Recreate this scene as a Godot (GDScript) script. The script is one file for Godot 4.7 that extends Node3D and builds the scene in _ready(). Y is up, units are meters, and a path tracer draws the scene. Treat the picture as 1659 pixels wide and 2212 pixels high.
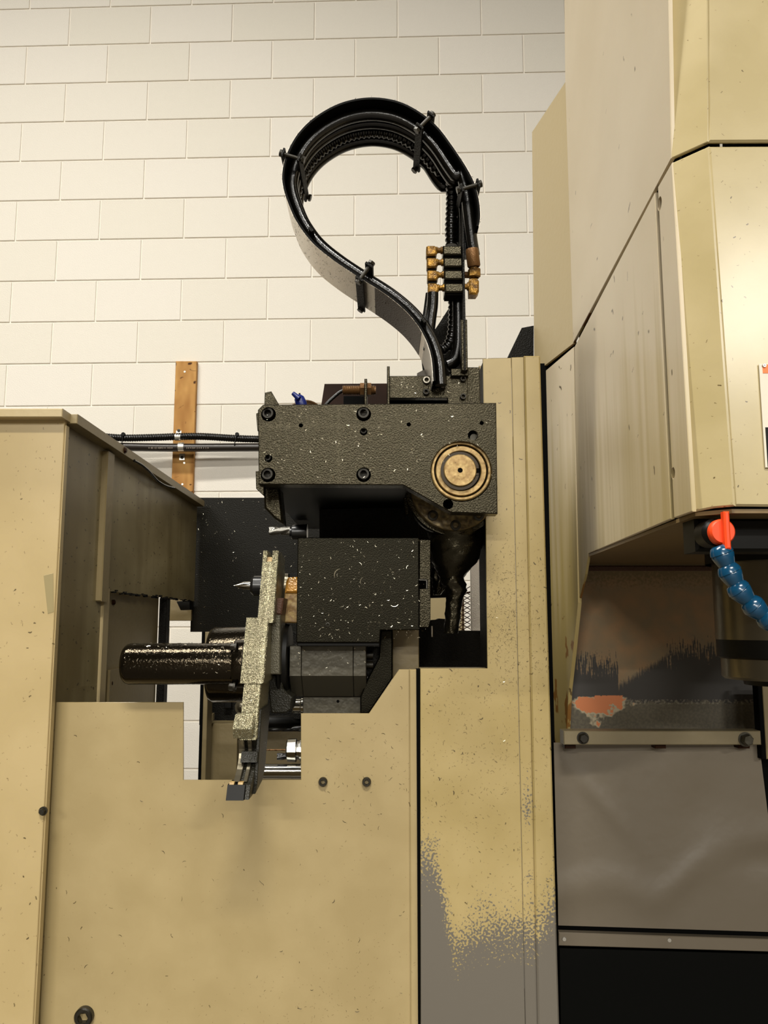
extends Node3D
# A tool changer on the side of a machining centre in front of a painted block wall.
# W(px, py, d) gives the world point on the upright plane z = -d that the photograph shows at pixel (px, py).

const FOC := 1790.0
const TILT := 0.13439
const EYE := Vector3(0, 1.5, 0)
var M := {}
var rng := RandomNumberGenerator.new()


class Mesher:
	var v := PackedVector3Array()
	var n := PackedVector3Array()
	var t := PackedVector2Array()

	func uv(p: Vector3, m: Vector3) -> Vector2:
		var a := m.abs()
		if a.z >= a.x and a.z >= a.y:
			return Vector2(p.x, -p.y)
		if a.x >= a.y:
			return Vector2(p.z, -p.y)
		return Vector2(p.x, p.z)

	func tri(a: Vector3, b: Vector3, c: Vector3, na: Vector3, nb: Vector3, nc: Vector3) -> void:
		var m := na + nb + nc
		var g := (b - a).cross(c - a)
		if g.length_squared() < 1e-22:
			return
		if g.dot(m) > 0.0:
			v.append_array([a, c, b])
			n.append_array([na, nc, nb])
			t.append_array([uv(a, m), uv(c, m), uv(b, m)])
		else:
			v.append_array([a, b, c])
			n.append_array([na, nb, nc])
			t.append_array([uv(a, m), uv(b, m), uv(c, m)])

	func quad(a: Vector3, b: Vector3, c: Vector3, d: Vector3, m: Vector3) -> void:
		tri(a, b, c, m, m, m)
		tri(a, c, d, m, m, m)

	func squad(a: Vector3, b: Vector3, c: Vector3, d: Vector3, na: Vector3, nb: Vector3, nc: Vector3, nd: Vector3) -> void:
		tri(a, b, c, na, nb, nc)
		tri(a, c, d, na, nc, nd)

	func inset(p: PackedVector2Array, b: float) -> PackedVector2Array:
		var o := PackedVector2Array()
		var k := p.size()
		for i in k:
			var e1 := (p[i] - p[(i + k - 1) % k]).normalized()
			var e2 := (p[(i + 1) % k] - p[i]).normalized()
			var n1 := Vector2(-e1.y, e1.x)
			var n2 := Vector2(-e2.y, e2.x)
			var den := maxf(1.0 + n1.dot(n2), 0.35)
			o.append(p[i] + (n1 + n2) / den * b)
		return o

	static func ccw(p: PackedVector2Array) -> PackedVector2Array:
		var s := 0.0
		for i in p.size():
			s += p[i].cross(p[(i + 1) % p.size()])
		var q := p.duplicate()
		if s < 0.0:
			q.reverse()
		return q

	func cut(p: PackedVector2Array, holes: Array) -> Array:
		if holes.is_empty():
			return [p]
		var K := 100.0
		var big := PackedVector2Array()
		for q in p:
			big.append(q * K)
		var xs := [-1e6]
		for h in holes:
			var c := Vector2.ZERO
			for q in h:
				c += q
			xs.append(c.x / h.size() * K)
		xs.append(1e6)
		xs.sort()
		var out := []
		for i in xs.size() - 1:
			if xs[i + 1] - xs[i] < 0.001:
				continue
			var slab := PackedVector2Array([Vector2(xs[i], -1e6), Vector2(xs[i + 1], -1e6), Vector2(xs[i + 1], 1e6), Vector2(xs[i], 1e6)])
			var bits: Array = Geometry2D.intersect_polygons(big, slab)
			for h in holes:
				var hb := PackedVector2Array()
				for q in h:
					hb.append(q * K)
				var nb := []
				for b in bits:
					nb.append_array(Geometry2D.clip_polygons(b, hb))
				bits = nb
			for b in bits:
				var s := PackedVector2Array()
				for q in b:
					s.append(q / K)
				out.append(s)
		return out

	# a plate: outline in the plane (ux, uy) through org, front along ux x uy
	func plate(outline: PackedVector2Array, org: Vector3, ux: Vector3, uy: Vector3, thick: float, bev := 0.0, holes := []) -> void:
		var m := ux.cross(uy).normalized()
		var p := Mesher.ccw(outline)
		var f := inset(p, bev) if bev > 0.0 else p
		var at := func(q: Vector2, z: float) -> Vector3: return org + ux * q.x + uy * q.y + m * z
		for piece in cut(f, holes):
			var idx := Geometry2D.triangulate_polygon(piece)
			for i in range(0, idx.size(), 3):
				tri(at.call(piece[idx[i]], 0.0), at.call(piece[idx[i + 1]], 0.0), at.call(piece[idx[i + 2]], 0.0), m, m, m)
				tri(at.call(piece[idx[i]], -thick), at.call(piece[idx[i + 1]], -thick), at.call(piece[idx[i + 2]], -thick), -m, -m, -m)
		var k := p.size()
		for i in k:
			var j := (i + 1) % k
			var e := (p[j] - p[i]).normalized()
			var o := (ux * e.y - uy * e.x).normalized()
			quad(at.call(p[i], -bev), at.call(p[j], -bev), at.call(p[j], -thick), at.call(p[i], -thick), o)
			if bev > 0.0:
				quad(at.call(f[i], 0.0), at.call(f[j], 0.0), at.call(p[j], -bev), at.call(p[i], -bev), (o + m).normalized())
				quad(at.call(f[i], -thick), at.call(f[j], -thick), at.call(p[j], -thick), at.call(p[i], -thick), -m)
		for h in holes:
			var c := Vector2.ZERO
			for q in h:
				c += q
			c /= h.size()
			for i in h.size():
				var a: Vector2 = h[i]
				var b: Vector2 = h[(i + 1) % h.size()]
				var na := ux * (c - a).x + uy * (c - a).y
				var nb := ux * (c - b).x + uy * (c - b).y
				squad(at.call(a, 0.0), at.call(b, 0.0), at.call(b, -thick), at.call(a, -thick), na.normalized(), nb.normalized(), nb.normalized(), na.normalized())

	func box(c: Vector3, s: Vector3, bev := 0.0) -> void:
		var h := s * 0.5
		var q := PackedVector2Array([Vector2(-h.x, -h.y), Vector2(h.x, -h.y), Vector2(h.x, h.y), Vector2(-h.x, h.y)])
		plate(q, c + Vector3(0, 0, h.z), Vector3.RIGHT, Vector3.UP, s.z, bev)

	# profile of Vector2(radius, height along axis)
	func lathe(org: Vector3, axis: Vector3, prof: Array, seg := 24, flat := false, turn := 0.0) -> void:
		var a := axis.normalized()
		var ref := Vector3.UP if absf(a.y) < 0.9 else Vector3.RIGHT
		var ux := ref.cross(a).normalized()
		var uy := a.cross(ux)
		var sn := []
		for i in prof.size() - 1:
			var d: Vector2 = prof[i + 1] - prof[i]
			sn.append(Vector2(d.y, -d.x).normalized())
		for i in prof.size() - 1:
			var p: Vector2 = prof[i]
			var q: Vector2 = prof[i + 1]
			var np: Vector2 = sn[i]
			var nq: Vector2 = sn[i]
			if i > 0 and sn[i - 1].dot(sn[i]) > 0.75:
				np = (sn[i - 1] + sn[i]).normalized()
			if i < sn.size() - 1 and sn[i + 1].dot(sn[i]) > 0.75:
				nq = (sn[i + 1] + sn[i]).normalized()
			for k in seg:
				var t0 := TAU * k / seg + turn
				var t1 := TAU * (k + 1) / seg + turn
				var r0 := ux * cos(t0) + uy * sin(t0)
				var r1 := ux * cos(t1) + uy * sin(t1)
				var m0 := r0
				var m1 := r1
				if flat:
					m0 = (r0 + r1).normalized()
					m1 = m0
				squad(org + r0 * p.x + a * p.y, org + r1 * p.x + a * p.y, org + r1 * q.x + a * q.y, org + r0 * q.x + a * q.y,
					m0 * np.x + a * np.y, m1 * np.x + a * np.y, m1 * nq.x + a * nq.y, m0 * nq.x + a * nq.y)

	func tube(pts: PackedVector3Array, rad: float, seg := 14, ridge := 0.0, pitch := 0.006) -> void:
		var k := pts.size()
		var run := 0.0
		var up := Vector3(0.03, 0.05, 1).normalized()
		var ring0 := PackedVector3Array()
		var nor0 := PackedVector3Array()
		for i in k:
			var d := (pts[mini(i + 1, k - 1)] - pts[maxi(i - 1, 0)]).normalized()
			var s := d.cross(up).normalized()
			var u := s.cross(d)
			if i > 0:
				run += pts[i].distance_to(pts[i - 1])
			var r := rad + ridge * cos(run / pitch * TAU)
			var slope := ridge * sin(run / pitch * TAU) * TAU / pitch
			var ring := PackedVector3Array()
			var nor := PackedVector3Array()
			for j in seg:
				var o := s * cos(TAU * j / seg) + u * sin(TAU * j / seg)
				ring.append(pts[i] + o * r)
				nor.append((o + d * slope).normalized())
			if i > 0:
				for j in seg:
					var l := (j + 1) % seg
					squad(ring0[j], ring0[l], ring[l], ring[j], nor0[j], nor0[l], nor[l], nor[j])
			if i == 0 or i == k - 1:
				var m := -d if i == 0 else d
				for j in seg:
					tri(pts[i], ring[j], ring[(j + 1) % seg], m, m, m)
			ring0 = ring
			nor0 = nor

	# a flat band that follows pts in the x-y plane; width along z from zn (near) to zf
	func band(pts: PackedVector2Array, thick: float, zn: float, zf: float) -> void:
		var k := pts.size()
		var a := []
		for i in k:
			var d := (pts[mini(i + 1, k - 1)] - pts[maxi(i - 1, 0)]).normalized()
			a.append(Vector2(d.y, -d.x))
		for i in k - 1:
			var p := pts[i]
			var q := pts[i + 1]
			var rp: Vector2 = a[i]
			var rq: Vector2 = a[i + 1]
			var p2 := p + rp * thick
			var q2 := q + rq * thick
			var b := func(w: Vector2, z: float) -> Vector3: return Vector3(w.x, w.y, z)
			squad(b.call(p, zn), b.call(q, zn), b.call(q, zf), b.call(p, zf), b.call(-rp, 0), b.call(-rq, 0), b.call(-rq, 0), b.call(-rp, 0))
			squad(b.call(p2, zn), b.call(q2, zn), b.call(q2, zf), b.call(p2, zf), b.call(rp, 0), b.call(rq, 0), b.call(rq, 0), b.call(rp, 0))
			quad(b.call(p, zn), b.call(q, zn), b.call(q2, zn), b.call(p2, zn), Vector3(0, 0, 1))
			quad(b.call(p, zf), b.call(q, zf), b.call(q2, zf), b.call(p2, zf), Vector3(0, 0, -1))


# ---------- placing ----------
func ray(px: float, py: float) -> Vector3:
	var cx := (px - 829.5) / FOC
	var cy := (1106.0 - py) / FOC
	return Vector3(cx, cy * cos(TILT) + sin(TILT), cy * sin(TILT) - cos(TILT))


func W(px: float, py: float, d: float) -> Vector3:
	var r := ray(px, py)
	return EYE + r * (d / -r.z)


func hit(px: float, py: float, p0: Vector3, m: Vector3) -> Vector3:
	var r := ray(px, py)
	return EYE + r * ((p0 - EYE).dot(m) / r.dot(m))


func S(px: float, py: float, d: float) -> float:
	return W(px + 0.5, py, d).x - W(px - 0.5, py, d).x


func pl(a: Array, d: float) -> PackedVector2Array:
	var o := PackedVector2Array()
	for i in range(0, a.size(), 2):
		var w := W(a[i], a[i + 1], d)
		o.append(Vector2(w.x, w.y))
	return o


func circle(c: Vector2, r: float, k := 28) -> PackedVector2Array:
	var o := PackedVector2Array()
	for i in k:
		o.append(c + Vector2.from_angle(TAU * i / k) * r)
	return o


func smooth(a: PackedVector3Array, sub := 6) -> PackedVector3Array:
	var o := PackedVector3Array()
	for i in a.size() - 1:
		var p0 := a[maxi(i - 1, 0)]
		var p3 := a[mini(i + 2, a.size() - 1)]
		for k in sub:
			o.append(a[i].cubic_interpolate(a[i + 1], p0, p3, float(k) / sub))
	o.append(a[a.size() - 1])
	return o


func path(a: Array, d: float, sub := 6) -> PackedVector3Array:
	var o := PackedVector3Array()
	for i in range(0, a.size(), 2):
		o.append(W(a[i], a[i + 1], d))
	return smooth(o, sub)


func even(p: PackedVector3Array, step: float) -> PackedVector3Array:
	var o := PackedVector3Array([p[0]])
	var left := step
	for i in p.size() - 1:
		var a := p[i]
		var l := a.distance_to(p[i + 1])
		while l >= left:
			a = a.move_toward(p[i + 1], left)
			l -= left
			left = step
			o.append(a)
		left -= l
	return o


# ---------- nodes ----------
func numbered(called: String, parent: Node) -> String:
	if not parent.has_node(called):
		return called
	var i := 1
	while parent.has_node("%s_%03d" % [called, i]):
		i += 1
	return "%s_%03d" % [called, i]


func tag(o: Node, label: String, category: String, group := "") -> Node:
	o.set_meta("label", label)
	o.set_meta("category", category)
	if group:
		o.set_meta("group", group)
	return o


func thing(called: String, label: String, category: String, at: Vector3, group := "") -> Node3D:
	var o := Node3D.new()
	o.name = numbered(called, self)
	add_child(o)
	o.position = at
	tag(o, label, category, group)
	return o


func struct(called: String, at: Vector3) -> Node3D:
	var o := Node3D.new()
	o.name = called
	add_child(o)
	o.position = at
	o.set_meta("kind", "structure")
	return o


func mesh_of(ms: Mesher, c: Vector3) -> ArrayMesh:
	var arr := []
	arr.resize(Mesh.ARRAY_MAX)
	var v := ms.v.duplicate()
	for i in v.size():
		v[i] -= c
	arr[Mesh.ARRAY_VERTEX] = v
	arr[Mesh.ARRAY_NORMAL] = ms.n
	arr[Mesh.ARRAY_TEX_UV] = ms.t
	var am := ArrayMesh.new()
	am.add_surface_from_arrays(Mesh.PRIMITIVE_TRIANGLES, arr)
	return am


func obj(called: String, ms: Mesher, m: Material, parent: Node3D = self) -> MeshInstance3D:
	var lo := ms.v[0]
	var hi := ms.v[0]
	for p in ms.v:
		lo = lo.min(p)
		hi = hi.max(p)
	var c := (lo + hi) * 0.5
	var o := MeshInstance3D.new()
	o.name = numbered(called, parent)
	o.mesh = mesh_of(ms, c)
	o.material_override = m
	o.cast_shadow = GeometryInstance3D.SHADOW_CASTING_SETTING_ON
	parent.add_child(o)
	o.position = c - (parent.global_position if parent != self else Vector3.ZERO)
	return o


# a flat plate parallel to the picture, its outline given at depth d
func ex(called: String, a: Array, d: float, thick: float, m: Material, parent: Node3D = self, bev := 0.0008, holes := []) -> MeshInstance3D:
	var ms := Mesher.new()
	var hs := []
	for h in holes:
		var c := W(h[0], h[1], d)
		hs.append(circle(Vector2(c.x, c.y), h[2] * S(h[0], h[1], d)))
	ms.plate(pl(a, d), Vector3(0, 0, -d), Vector3.RIGHT, Vector3.UP, thick, bev, hs)
	return obj(called, ms, m, parent)


# an upright box whose front face fills the given rectangle at depth d
func bx(called: String, x0: float, y0: float, x1: float, y1: float, d: float, thick: float, m: Material, parent: Node3D = self, bev := 0.001) -> MeshInstance3D:
	var ms := Mesher.new()
	ms.box(boxc(x0, y0, x1, y1, d, thick), boxs(x0, y0, x1, y1, d, thick), bev)
	return obj(called, ms, m, parent)


func boxc(x0: float, y0: float, x1: float, y1: float, d: float, thick: float) -> Vector3:
	var c := W((x0 + x1) / 2, (y0 + y1) / 2, d)
	c.y = (W((x0 + x1) / 2, y0, d).y + W((x0 + x1) / 2, y1, d).y) / 2
	return c - Vector3(0, 0, thick / 2)


func boxs(x0: float, y0: float, x1: float, y1: float, d: float, thick: float) -> Vector3:
	var ym := (y0 + y1) / 2
	var xm := (x0 + x1) / 2
	return Vector3(W(x1, ym, d).x - W(x0, ym, d).x, W(xm, y0, d).y - W(xm, y1, d).y, thick)


# a plate in any upright plane through p0 with front normal m
func exq(called: String, a: Array, p0: Vector3, m: Vector3, thick: float, mt: Material, parent: Node3D = self, bev := 0.0008, holes := []) -> MeshInstance3D:
	var ms := Mesher.new()
	var ux := Vector3.UP.cross(m).normalized()
	var uy := m.cross(ux).normalized()
	var q := PackedVector2Array()
	for i in range(0, a.size(), 2):
		var w := hit(a[i], a[i + 1], p0, m) - p0
		q.append(Vector2(w.dot(ux), w.dot(uy)))
	var hs := []
	for h in holes:
		var w := hit(h[0], h[1], p0, m) - p0
		hs.append(circle(Vector2(w.dot(ux), w.dot(uy)), h[2]))
	ms.plate(q, p0, ux, uy, thick, bev, hs)
	return obj(called, ms, mt, parent)


# turned along x: pairs [px, radius in px] at height py and depth d
func lx(called: String, py: float, d: float, prof: Array, m: Material, parent: Node3D = self, seg := 28, flat := false) -> MeshInstance3D:
	var ms := Mesher.new()
	lxm(ms, py, d, prof, seg, flat)
	return obj(called, ms, m, parent)


func lxm(ms: Mesher, py: float, d: float, prof: Array, seg := 28, flat := false) -> void:
	var o := W(prof[0][0], py, d)
	var q := []
	for p in prof:
		q.append(Vector2(p[1] * S(p[0], py, d), W(p[0], py, d).x - o.x))
	ms.lathe(o, Vector3.RIGHT, q, seg, flat)


# turned along z towards the camera: pairs [radius in px, metres in front of depth d]
func lz(called: String, px: float, py: float, d: float, prof: Array, m: Material, parent: Node3D = self, seg := 32, flat := false) -> MeshInstance3D:
	var ms := Mesher.new()
	var s := S(px, py, d)
	var q := []
	for p in prof:
		q.append(Vector2(p[0] * s, p[1]))
	ms.lathe(W(px, py, d), Vector3(0, 0, 1), q, seg, flat)
	return obj(called, ms, m, parent)


func cap_screw(called: String, px: float, py: float, d: float, r: float, h: float, m: Material, parent: Node3D) -> MeshInstance3D:
	var s := S(px, py, d)
	var ms := Mesher.new()
	var R := r * s
	ms.lathe(W(px, py, d), Vector3(0, 0, 1), [Vector2(R * 0.56, h), Vector2(R * 0.86, h), Vector2(R, h * 0.8), Vector2(R, -0.004)], 24)
	ms.lathe(W(px, py, d), Vector3(0, 0, 1), [Vector2(0, h * 0.25 - 0.003), Vector2(R * 0.56, h * 0.25 - 0.003), Vector2(R * 0.56, h)], 6, true)
	return obj(called, ms, m, parent)


func hex_bolt(called: String, at: Vector3, dir: Vector3, r: float, h: float, m: Material, parent: Node3D) -> MeshInstance3D:
	var ms := Mesher.new()
	ms.lathe(at, dir, [Vector2(0, h), Vector2(r * 0.82, h), Vector2(r, h * 0.8), Vector2(r, 0)], 6, true, 0.3)
	ms.lathe(at, dir, [Vector2(r * 1.25, 0.0012), Vector2(r * 1.25, -0.002)], 20)
	ms.lathe(at, dir, [Vector2(0, 0.0012), Vector2(r * 1.25, 0.0012)], 20)
	return obj(called, ms, m, parent)


# ---------- pictures for the surfaces ----------
func noise(freq: float, sd: int, oct := 3) -> FastNoiseLite:
	var f := FastNoiseLite.new()
	f.noise_type = FastNoiseLite.TYPE_SIMPLEX_SMOOTH
	f.frequency = freq
	f.seed = sd
	f.fractal_octaves = oct
	return f


func relief(freq: float, sd: int, oct: int, deep: float, side := 512, gain := 0.5) -> ImageTexture:
	var nz := noise(freq, sd, oct)
	nz.fractal_gain = gain
	var im := nz.get_seamless_image(side, side)
	im.convert(Image.FORMAT_RGBA8)
	im.bump_map_to_normal_map(deep)
	im.generate_mipmaps()
	return ImageTexture.create_from_image(im)


# mottled coat of paint, from tone a to tone b
func paint(w: int, h: int, a: Color, b: Color, sd: int, freq := 0.02, stretch := 1.0) -> Image:
	var k := 4
	var im := Image.create(w / k, h / k, false, Image.FORMAT_RGB8)
	var f := noise(freq * k, sd, 4)
	for y in h / k:
		for x in w / k:
			im.set_pixel(x, y, a.lerp(b, clampf(0.5 + f.get_noise_2d(x, y / stretch), 0, 1)))
	im.resize(w, h, Image.INTERPOLATE_CUBIC)
	return im


func flecks(im: Image, count: int, sd: int, l0: float, l1: float, wid: int, col: Color, a0: float, a1: float, where: Variant = null) -> void:
	rng.seed = sd
	var w := im.get_width()
	var h := im.get_height()
	for i in count:
		var p := Vector2(rng.randf() * w, rng.randf() * h)
		var keep := rng.randf()
		var ang := rng.randf() * TAU
		var bend := rng.randf_range(-0.25, 0.25)
		var l := lerpf(l0, l1, pow(rng.randf(), 2.5))
		var al := rng.randf_range(a0, a1)
		var fat := rng.randi_range(1, wid)
		if where != null and where.call(p.x / w, p.y / h) < keep:
			continue
		for s in int(l):
			for k in fat:
				for j in fat:
					var x := int(p.x) + k
					var y := int(p.y) + j
					if x >= 0 and y >= 0 and x < w and y < h:
						im.set_pixel(x, y, im.get_pixel(x, y).lerp(col, al))
			p += Vector2.from_angle(ang)
			ang += bend


func std(c: Color, rough: float, metal := 0.0, spec := 0.5) -> StandardMaterial3D:
	var m := StandardMaterial3D.new()
	m.albedo_color = c
	m.roughness = rough
	m.metallic = metal
	m.metallic_specular = spec
	return m


func bumpy(m: StandardMaterial3D, t: Texture2D, per_metre: float, scale: float) -> StandardMaterial3D:
	m.normal_enabled = true
	m.normal_texture = t
	m.normal_scale = scale
	m.uv1_triplanar = true
	m.uv1_world_triplanar = true
	m.uv1_scale = Vector3.ONE * per_metre
	return m


func rgb(r: int, g: int, b: int) -> Color:
	return Color8(r, g, b)


# picture laid over the world rectangle (x0..x1, y0..y1) of a flat face
func laid(im: Image, x0: float, y0: float, x1: float, y1: float, rough: float, spec := 0.5) -> StandardMaterial3D:
	im.generate_mipmaps()
	var m := std(Color.WHITE, rough, 0.0, spec)
	m.albedo_texture = ImageTexture.create_from_image(im)
	m.uv1_scale = Vector3(1.0 / (x1 - x0), 1.0 / (y1 - y0), 1)
	m.uv1_offset = Vector3(-x0 / (x1 - x0), y1 / (y1 - y0), 0)
	return m


# thin curled shavings strewn over faces; where() gives [point, normal]
func chips(called: String, parent: Node3D, count: int, sd: int, l0: float, l1: float, m: Material, where: Callable, fat := 0.06) -> void:
	rng.seed = sd
	var ms := Mesher.new()
	var turn := 1.6
	var prev := []
	for i in 7:
		var a := turn * (i / 6.0 - 0.5)
		var c := Vector3(sin(a), cos(a) - cos(turn / 2), 0) / (2 * sin(turn / 2))
		var wd := fat * (1.0 - pow(absf(i / 3.0 - 1.0), 3) * 0.7)
		var now := [c + Vector3(0, -wd, 0.02), c + Vector3(0, wd, 0.1)]
		if i > 0:
			ms.quad(prev[0], now[0], now[1], prev[1], Vector3(0, -0.4, 1).normalized())
		prev = now
	var mm := MultiMesh.new()
	mm.transform_format = MultiMesh.TRANSFORM_3D
	mm.mesh = mesh_of(ms, Vector3.ZERO)
	mm.instance_count = count
	for i in count:
		var g: Array = where.call(rng)
		var nz: Vector3 = g[1]
		var ux := nz.cross(Vector3(0.31, 0.9, 0.2)).normalized().rotated(nz, rng.randf() * TAU)
		var b := Basis(ux, nz.cross(ux), nz).rotated(ux, rng.randf_range(-0.5, 0.5))
		var l := lerpf(l0, l1, pow(rng.randf(), 2.5))
		var p: Vector3 = g[0]
		mm.set_instance_transform(i, Transform3D(b.scaled_local(Vector3(l, l * rng.randf_range(0.6, 1.2), l)), p + nz * 0.0002 - parent.global_position))
	var o := MultiMeshInstance3D.new()
	o.name = numbered(called, parent)
	o.multimesh = mm
	o.material_override = m
	o.set_meta("kind", "stuff")
	parent.add_child(o)


func on_face(x0: float, y0: float, x1: float, y1: float, d: float) -> Callable:
	return func(r: RandomNumberGenerator) -> Array: return [W(r.randf_range(x0, x1), r.randf_range(y0, y1), d), Vector3(0, 0, 1)]


func pix(p: Vector3) -> Vector2:
	var r := p - EYE
	var zc := -r.y * sin(TILT) + r.z * cos(TILT)
	return Vector2(829.5 + FOC * r.x / -zc, 1106.0 - FOC * (r.y * cos(TILT) + r.z * sin(TILT)) / -zc)


func ceiling_light(label: String, at: Vector3, sx: float, sz: float, energy: float) -> void:
	var o := thing("ceiling_light", label, "light", at, "ceiling lights")
	var a := Mesher.new()
	a.box(at + Vector3(0, 0.06, 0), Vector3(sx + 0.06, 0.08, sz + 0.06), 0.008)
	obj("housing", a, std(rgb(205, 205, 200), 0.5), o)
	var b := Mesher.new()
	b.box(at + Vector3(0, 0.012, 0), Vector3(sx, 0.016, sz), 0.002)
	var g := std(rgb(255, 240, 215), 0.6)
	g.emission_enabled = true
	g.emission = WARM
	g.emission_energy_multiplier = 2.2
	obj("diffuser", b, g, o)
	for s in [-0.4, 0.4]:
		var c := Mesher.new()
		c.lathe(at + Vector3(sx * s, 0.1, 0), Vector3.UP, [Vector2(0.005, 0), Vector2(0.005, ROOF - at.y - 0.1)], 8)
		obj("hanger", c, std(rgb(120, 120, 120), 0.5), o)
	var l := AreaLight3D.new()
	l.name = "lamp"
	l.area_size = Vector2(sx, sz)
	l.light_color = WARM
	l.light_energy = energy
	l.area_range = 30.0
	l.area_attenuation = 2.0
	l.shadow_enabled = true
	o.add_child(l)
	l.position = Vector3(0, -0.01, 0)
	l.rotation = Vector3(-PI / 2, 0, 0)


const WARM := Color(1.0, 0.985, 0.95)
const ROOF := 6.0


func materials() -> void:
	var fine := relief(0.1, 11, 3, 5.0)
	var grain := relief(0.085, 12, 3, 7.0, 512, 0.6)
	var soft := relief(0.012, 13, 3, 8.0)
	var thread := relief(0.09, 14, 2, 6.0, 256)
	M.wall = bumpy(std(rgb(232, 226, 214), 0.75, 0.0, 0.25), fine, 3.0, 0.25)
	M.wall_b = bumpy(std(rgb(230, 224, 211), 0.77, 0.0, 0.25), fine, 3.0, 0.25)
	M.wall_c = bumpy(std(rgb(233, 227, 216), 0.74, 0.0, 0.25), fine, 3.0, 0.25)
	M.mortar = std(rgb(238, 232, 221), 0.8, 0.0, 0.2)
	M.plain = std(rgb(74, 66, 54), 0.9, 0.0, 0.2)
	M.floor = std(rgb(84, 78, 68), 0.6)
	M.cream = bumpy(std(rgb(178, 160, 120), 0.38), soft, 9.0, 0.1)
	M.cream_dirty = bumpy(std(rgb(138, 122, 86), 0.42), soft, 9.0, 0.15)
	M.oily = bumpy(std(rgb(54, 50, 39), 0.25, 0.9, 0.4), grain, 7.0, 0.24)
	M.oily_fine = bumpy(std(rgb(32, 30, 23), 0.34, 0.85, 0.3), fine, 7.0, 0.14)
	M.arm = bumpy(std(rgb(160, 154, 126), 0.26, 0.85, 0.6), grain, 8.5, 1.7)
	M.arm_dark = bumpy(std(rgb(34, 32, 24), 0.4, 0.1, 0.4), grain, 8.0, 0.7)
	M.black = std(rgb(12, 11, 8), 0.45, 0.0, 0.3)
	M.black_soft = bumpy(std(rgb(18, 16, 11), 0.6, 0.0, 0.3), grain, 6.0, 0.6)
	M.sheet = bumpy(std(rgb(20, 18, 12), 0.42, 0.0, 0.25), fine, 5.0, 0.25)
	M.inky = std(rgb(11, 10, 7), 0.4, 0.0, 0.22)
	M.grease = bumpy(std(rgb(62, 44, 24), 0.4, 0.1, 0.3), grain, 9.0, 0.4)
	M.pale = std(rgb(196, 190, 180), 0.4, 0.3)
	M.pitch = std(rgb(5, 5, 4), 0.8, 0.0, 0.2)
	M.rubber = bumpy(std(rgb(7, 6, 4), 0.2, 0.0, 0.5), fine, 9.0, 0.14)
	M.lining = std(rgb(7, 6, 4), 0.6, 0.0, 0.2)
	M.motor = bumpy(std(rgb(46, 40, 30), 0.15, 0.9, 0.5), grain, 5.0, 0.14)
	M.dark_steel = bumpy(std(rgb(88, 84, 70), 0.42, 0.5), fine, 6.0, 0.3)
	M.grey_steel = bumpy(std(rgb(70, 66, 54), 0.4, 0.35), soft, 8.0, 0.3)
	M.chrome = std(rgb(200, 198, 190), 0.16, 1.0)
	M.cutter = std(rgb(120, 118, 112), 0.25, 0.9)
	M.tool_black = std(rgb(24, 24, 25), 0.3, 0.2, 0.6)
	M.screw = bumpy(std(rgb(36, 32, 22), 0.35, 0.4), fine, 20.0, 0.4)
	M.bright_screw = std(rgb(150, 145, 132), 0.3, 0.9)
	M.brass = bumpy(std(rgb(152, 112, 38), 0.3, 0.45), grain, 16.0, 0.7)
	M.bronze = bumpy(std(rgb(110, 78, 44), 0.35, 0.6), thread, 30.0, 0.5)
	M.race = bumpy(std(rgb(158, 134, 84), 0.36, 0.35), soft, 25.0, 0.25)
	M.race_dark = std(rgb(40, 30, 14), 0.4, 0.5)
	M.tan_steel = bumpy(std(rgb(112, 98, 64), 0.4, 0.4), soft, 16.0, 0.4)
	M.amber = bumpy(std(rgb(206, 146, 54), 0.14, 0.1, 0.8), soft, 30.0, 1.2)
	M.bone = bumpy(std(rgb(172, 146, 92), 0.45), soft, 20.0, 0.4)
	M.rust = bumpy(std(rgb(78, 50, 34), 0.5), grain, 10.0, 0.8)
	M.brown = std(rgb(44, 24, 11), 0.4, 0.0, 0.2)
	M.blue = std(rgb(8, 62, 92), 0.2, 0.0, 0.6)
	M.navy = std(rgb(10, 28, 96), 0.35)
	M.orange = std(rgb(235, 72, 22), 0.45)
	M.silver = bumpy(std(rgb(122, 115, 98), 0.3, 0.9), soft, 6.0, 0.15)
	M.grey = bumpy(std(rgb(112, 102, 86), 0.4), soft, 4.0, 0.12)
	M.glass = std(rgb(3, 4, 3), 0.1, 0.0, 0.25)
	M.zinc = std(rgb(196, 192, 182), 0.3, 0.8)
	M.chip = std(rgb(205, 198, 176), 0.25, 1.0)
	M.chip_dark = std(rgb(66, 54, 34), 0.5, 0.3)
	M.belt = bumpy(std(rgb(205, 196, 182), 0.3, 0.75), grain, 9.0, 0.35)
	M.white_card = std(rgb(222, 214, 196), 0.5)
	# blotches of old oil on bare metal
	for k in [[M.race, rgb(172, 146, 94), rgb(134, 106, 60), 23], [M.brass, rgb(178, 134, 50), rgb(84, 58, 22), 24], [M.bone, rgb(182, 156, 102), rgb(124, 92, 48), 25], [M.tan_steel, rgb(122, 106, 68), rgb(66, 54, 32), 26]]:
		var bl := paint(512, 512, k[1], k[2], k[3], 0.02)
		flecks(bl, 260, int(k[3]) + 40, 2, 9, 3, rgb(60, 40, 16), 0.2, 0.6)
		bl.generate_mipmaps()
		k[0].albedo_color = Color.WHITE
		k[0].albedo_texture = ImageTexture.create_from_image(bl)
		k[0].uv1_scale = Vector3.ONE * 8.0
	# wood grain along the board
	var wim := paint(128, 512, rgb(160, 112, 60), rgb(202, 156, 92), 31, 0.05, 9.0)
	flecks(wim, 90, 32, 3, 14, 4, rgb(70, 42, 22), 0.3, 0.8)
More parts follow.
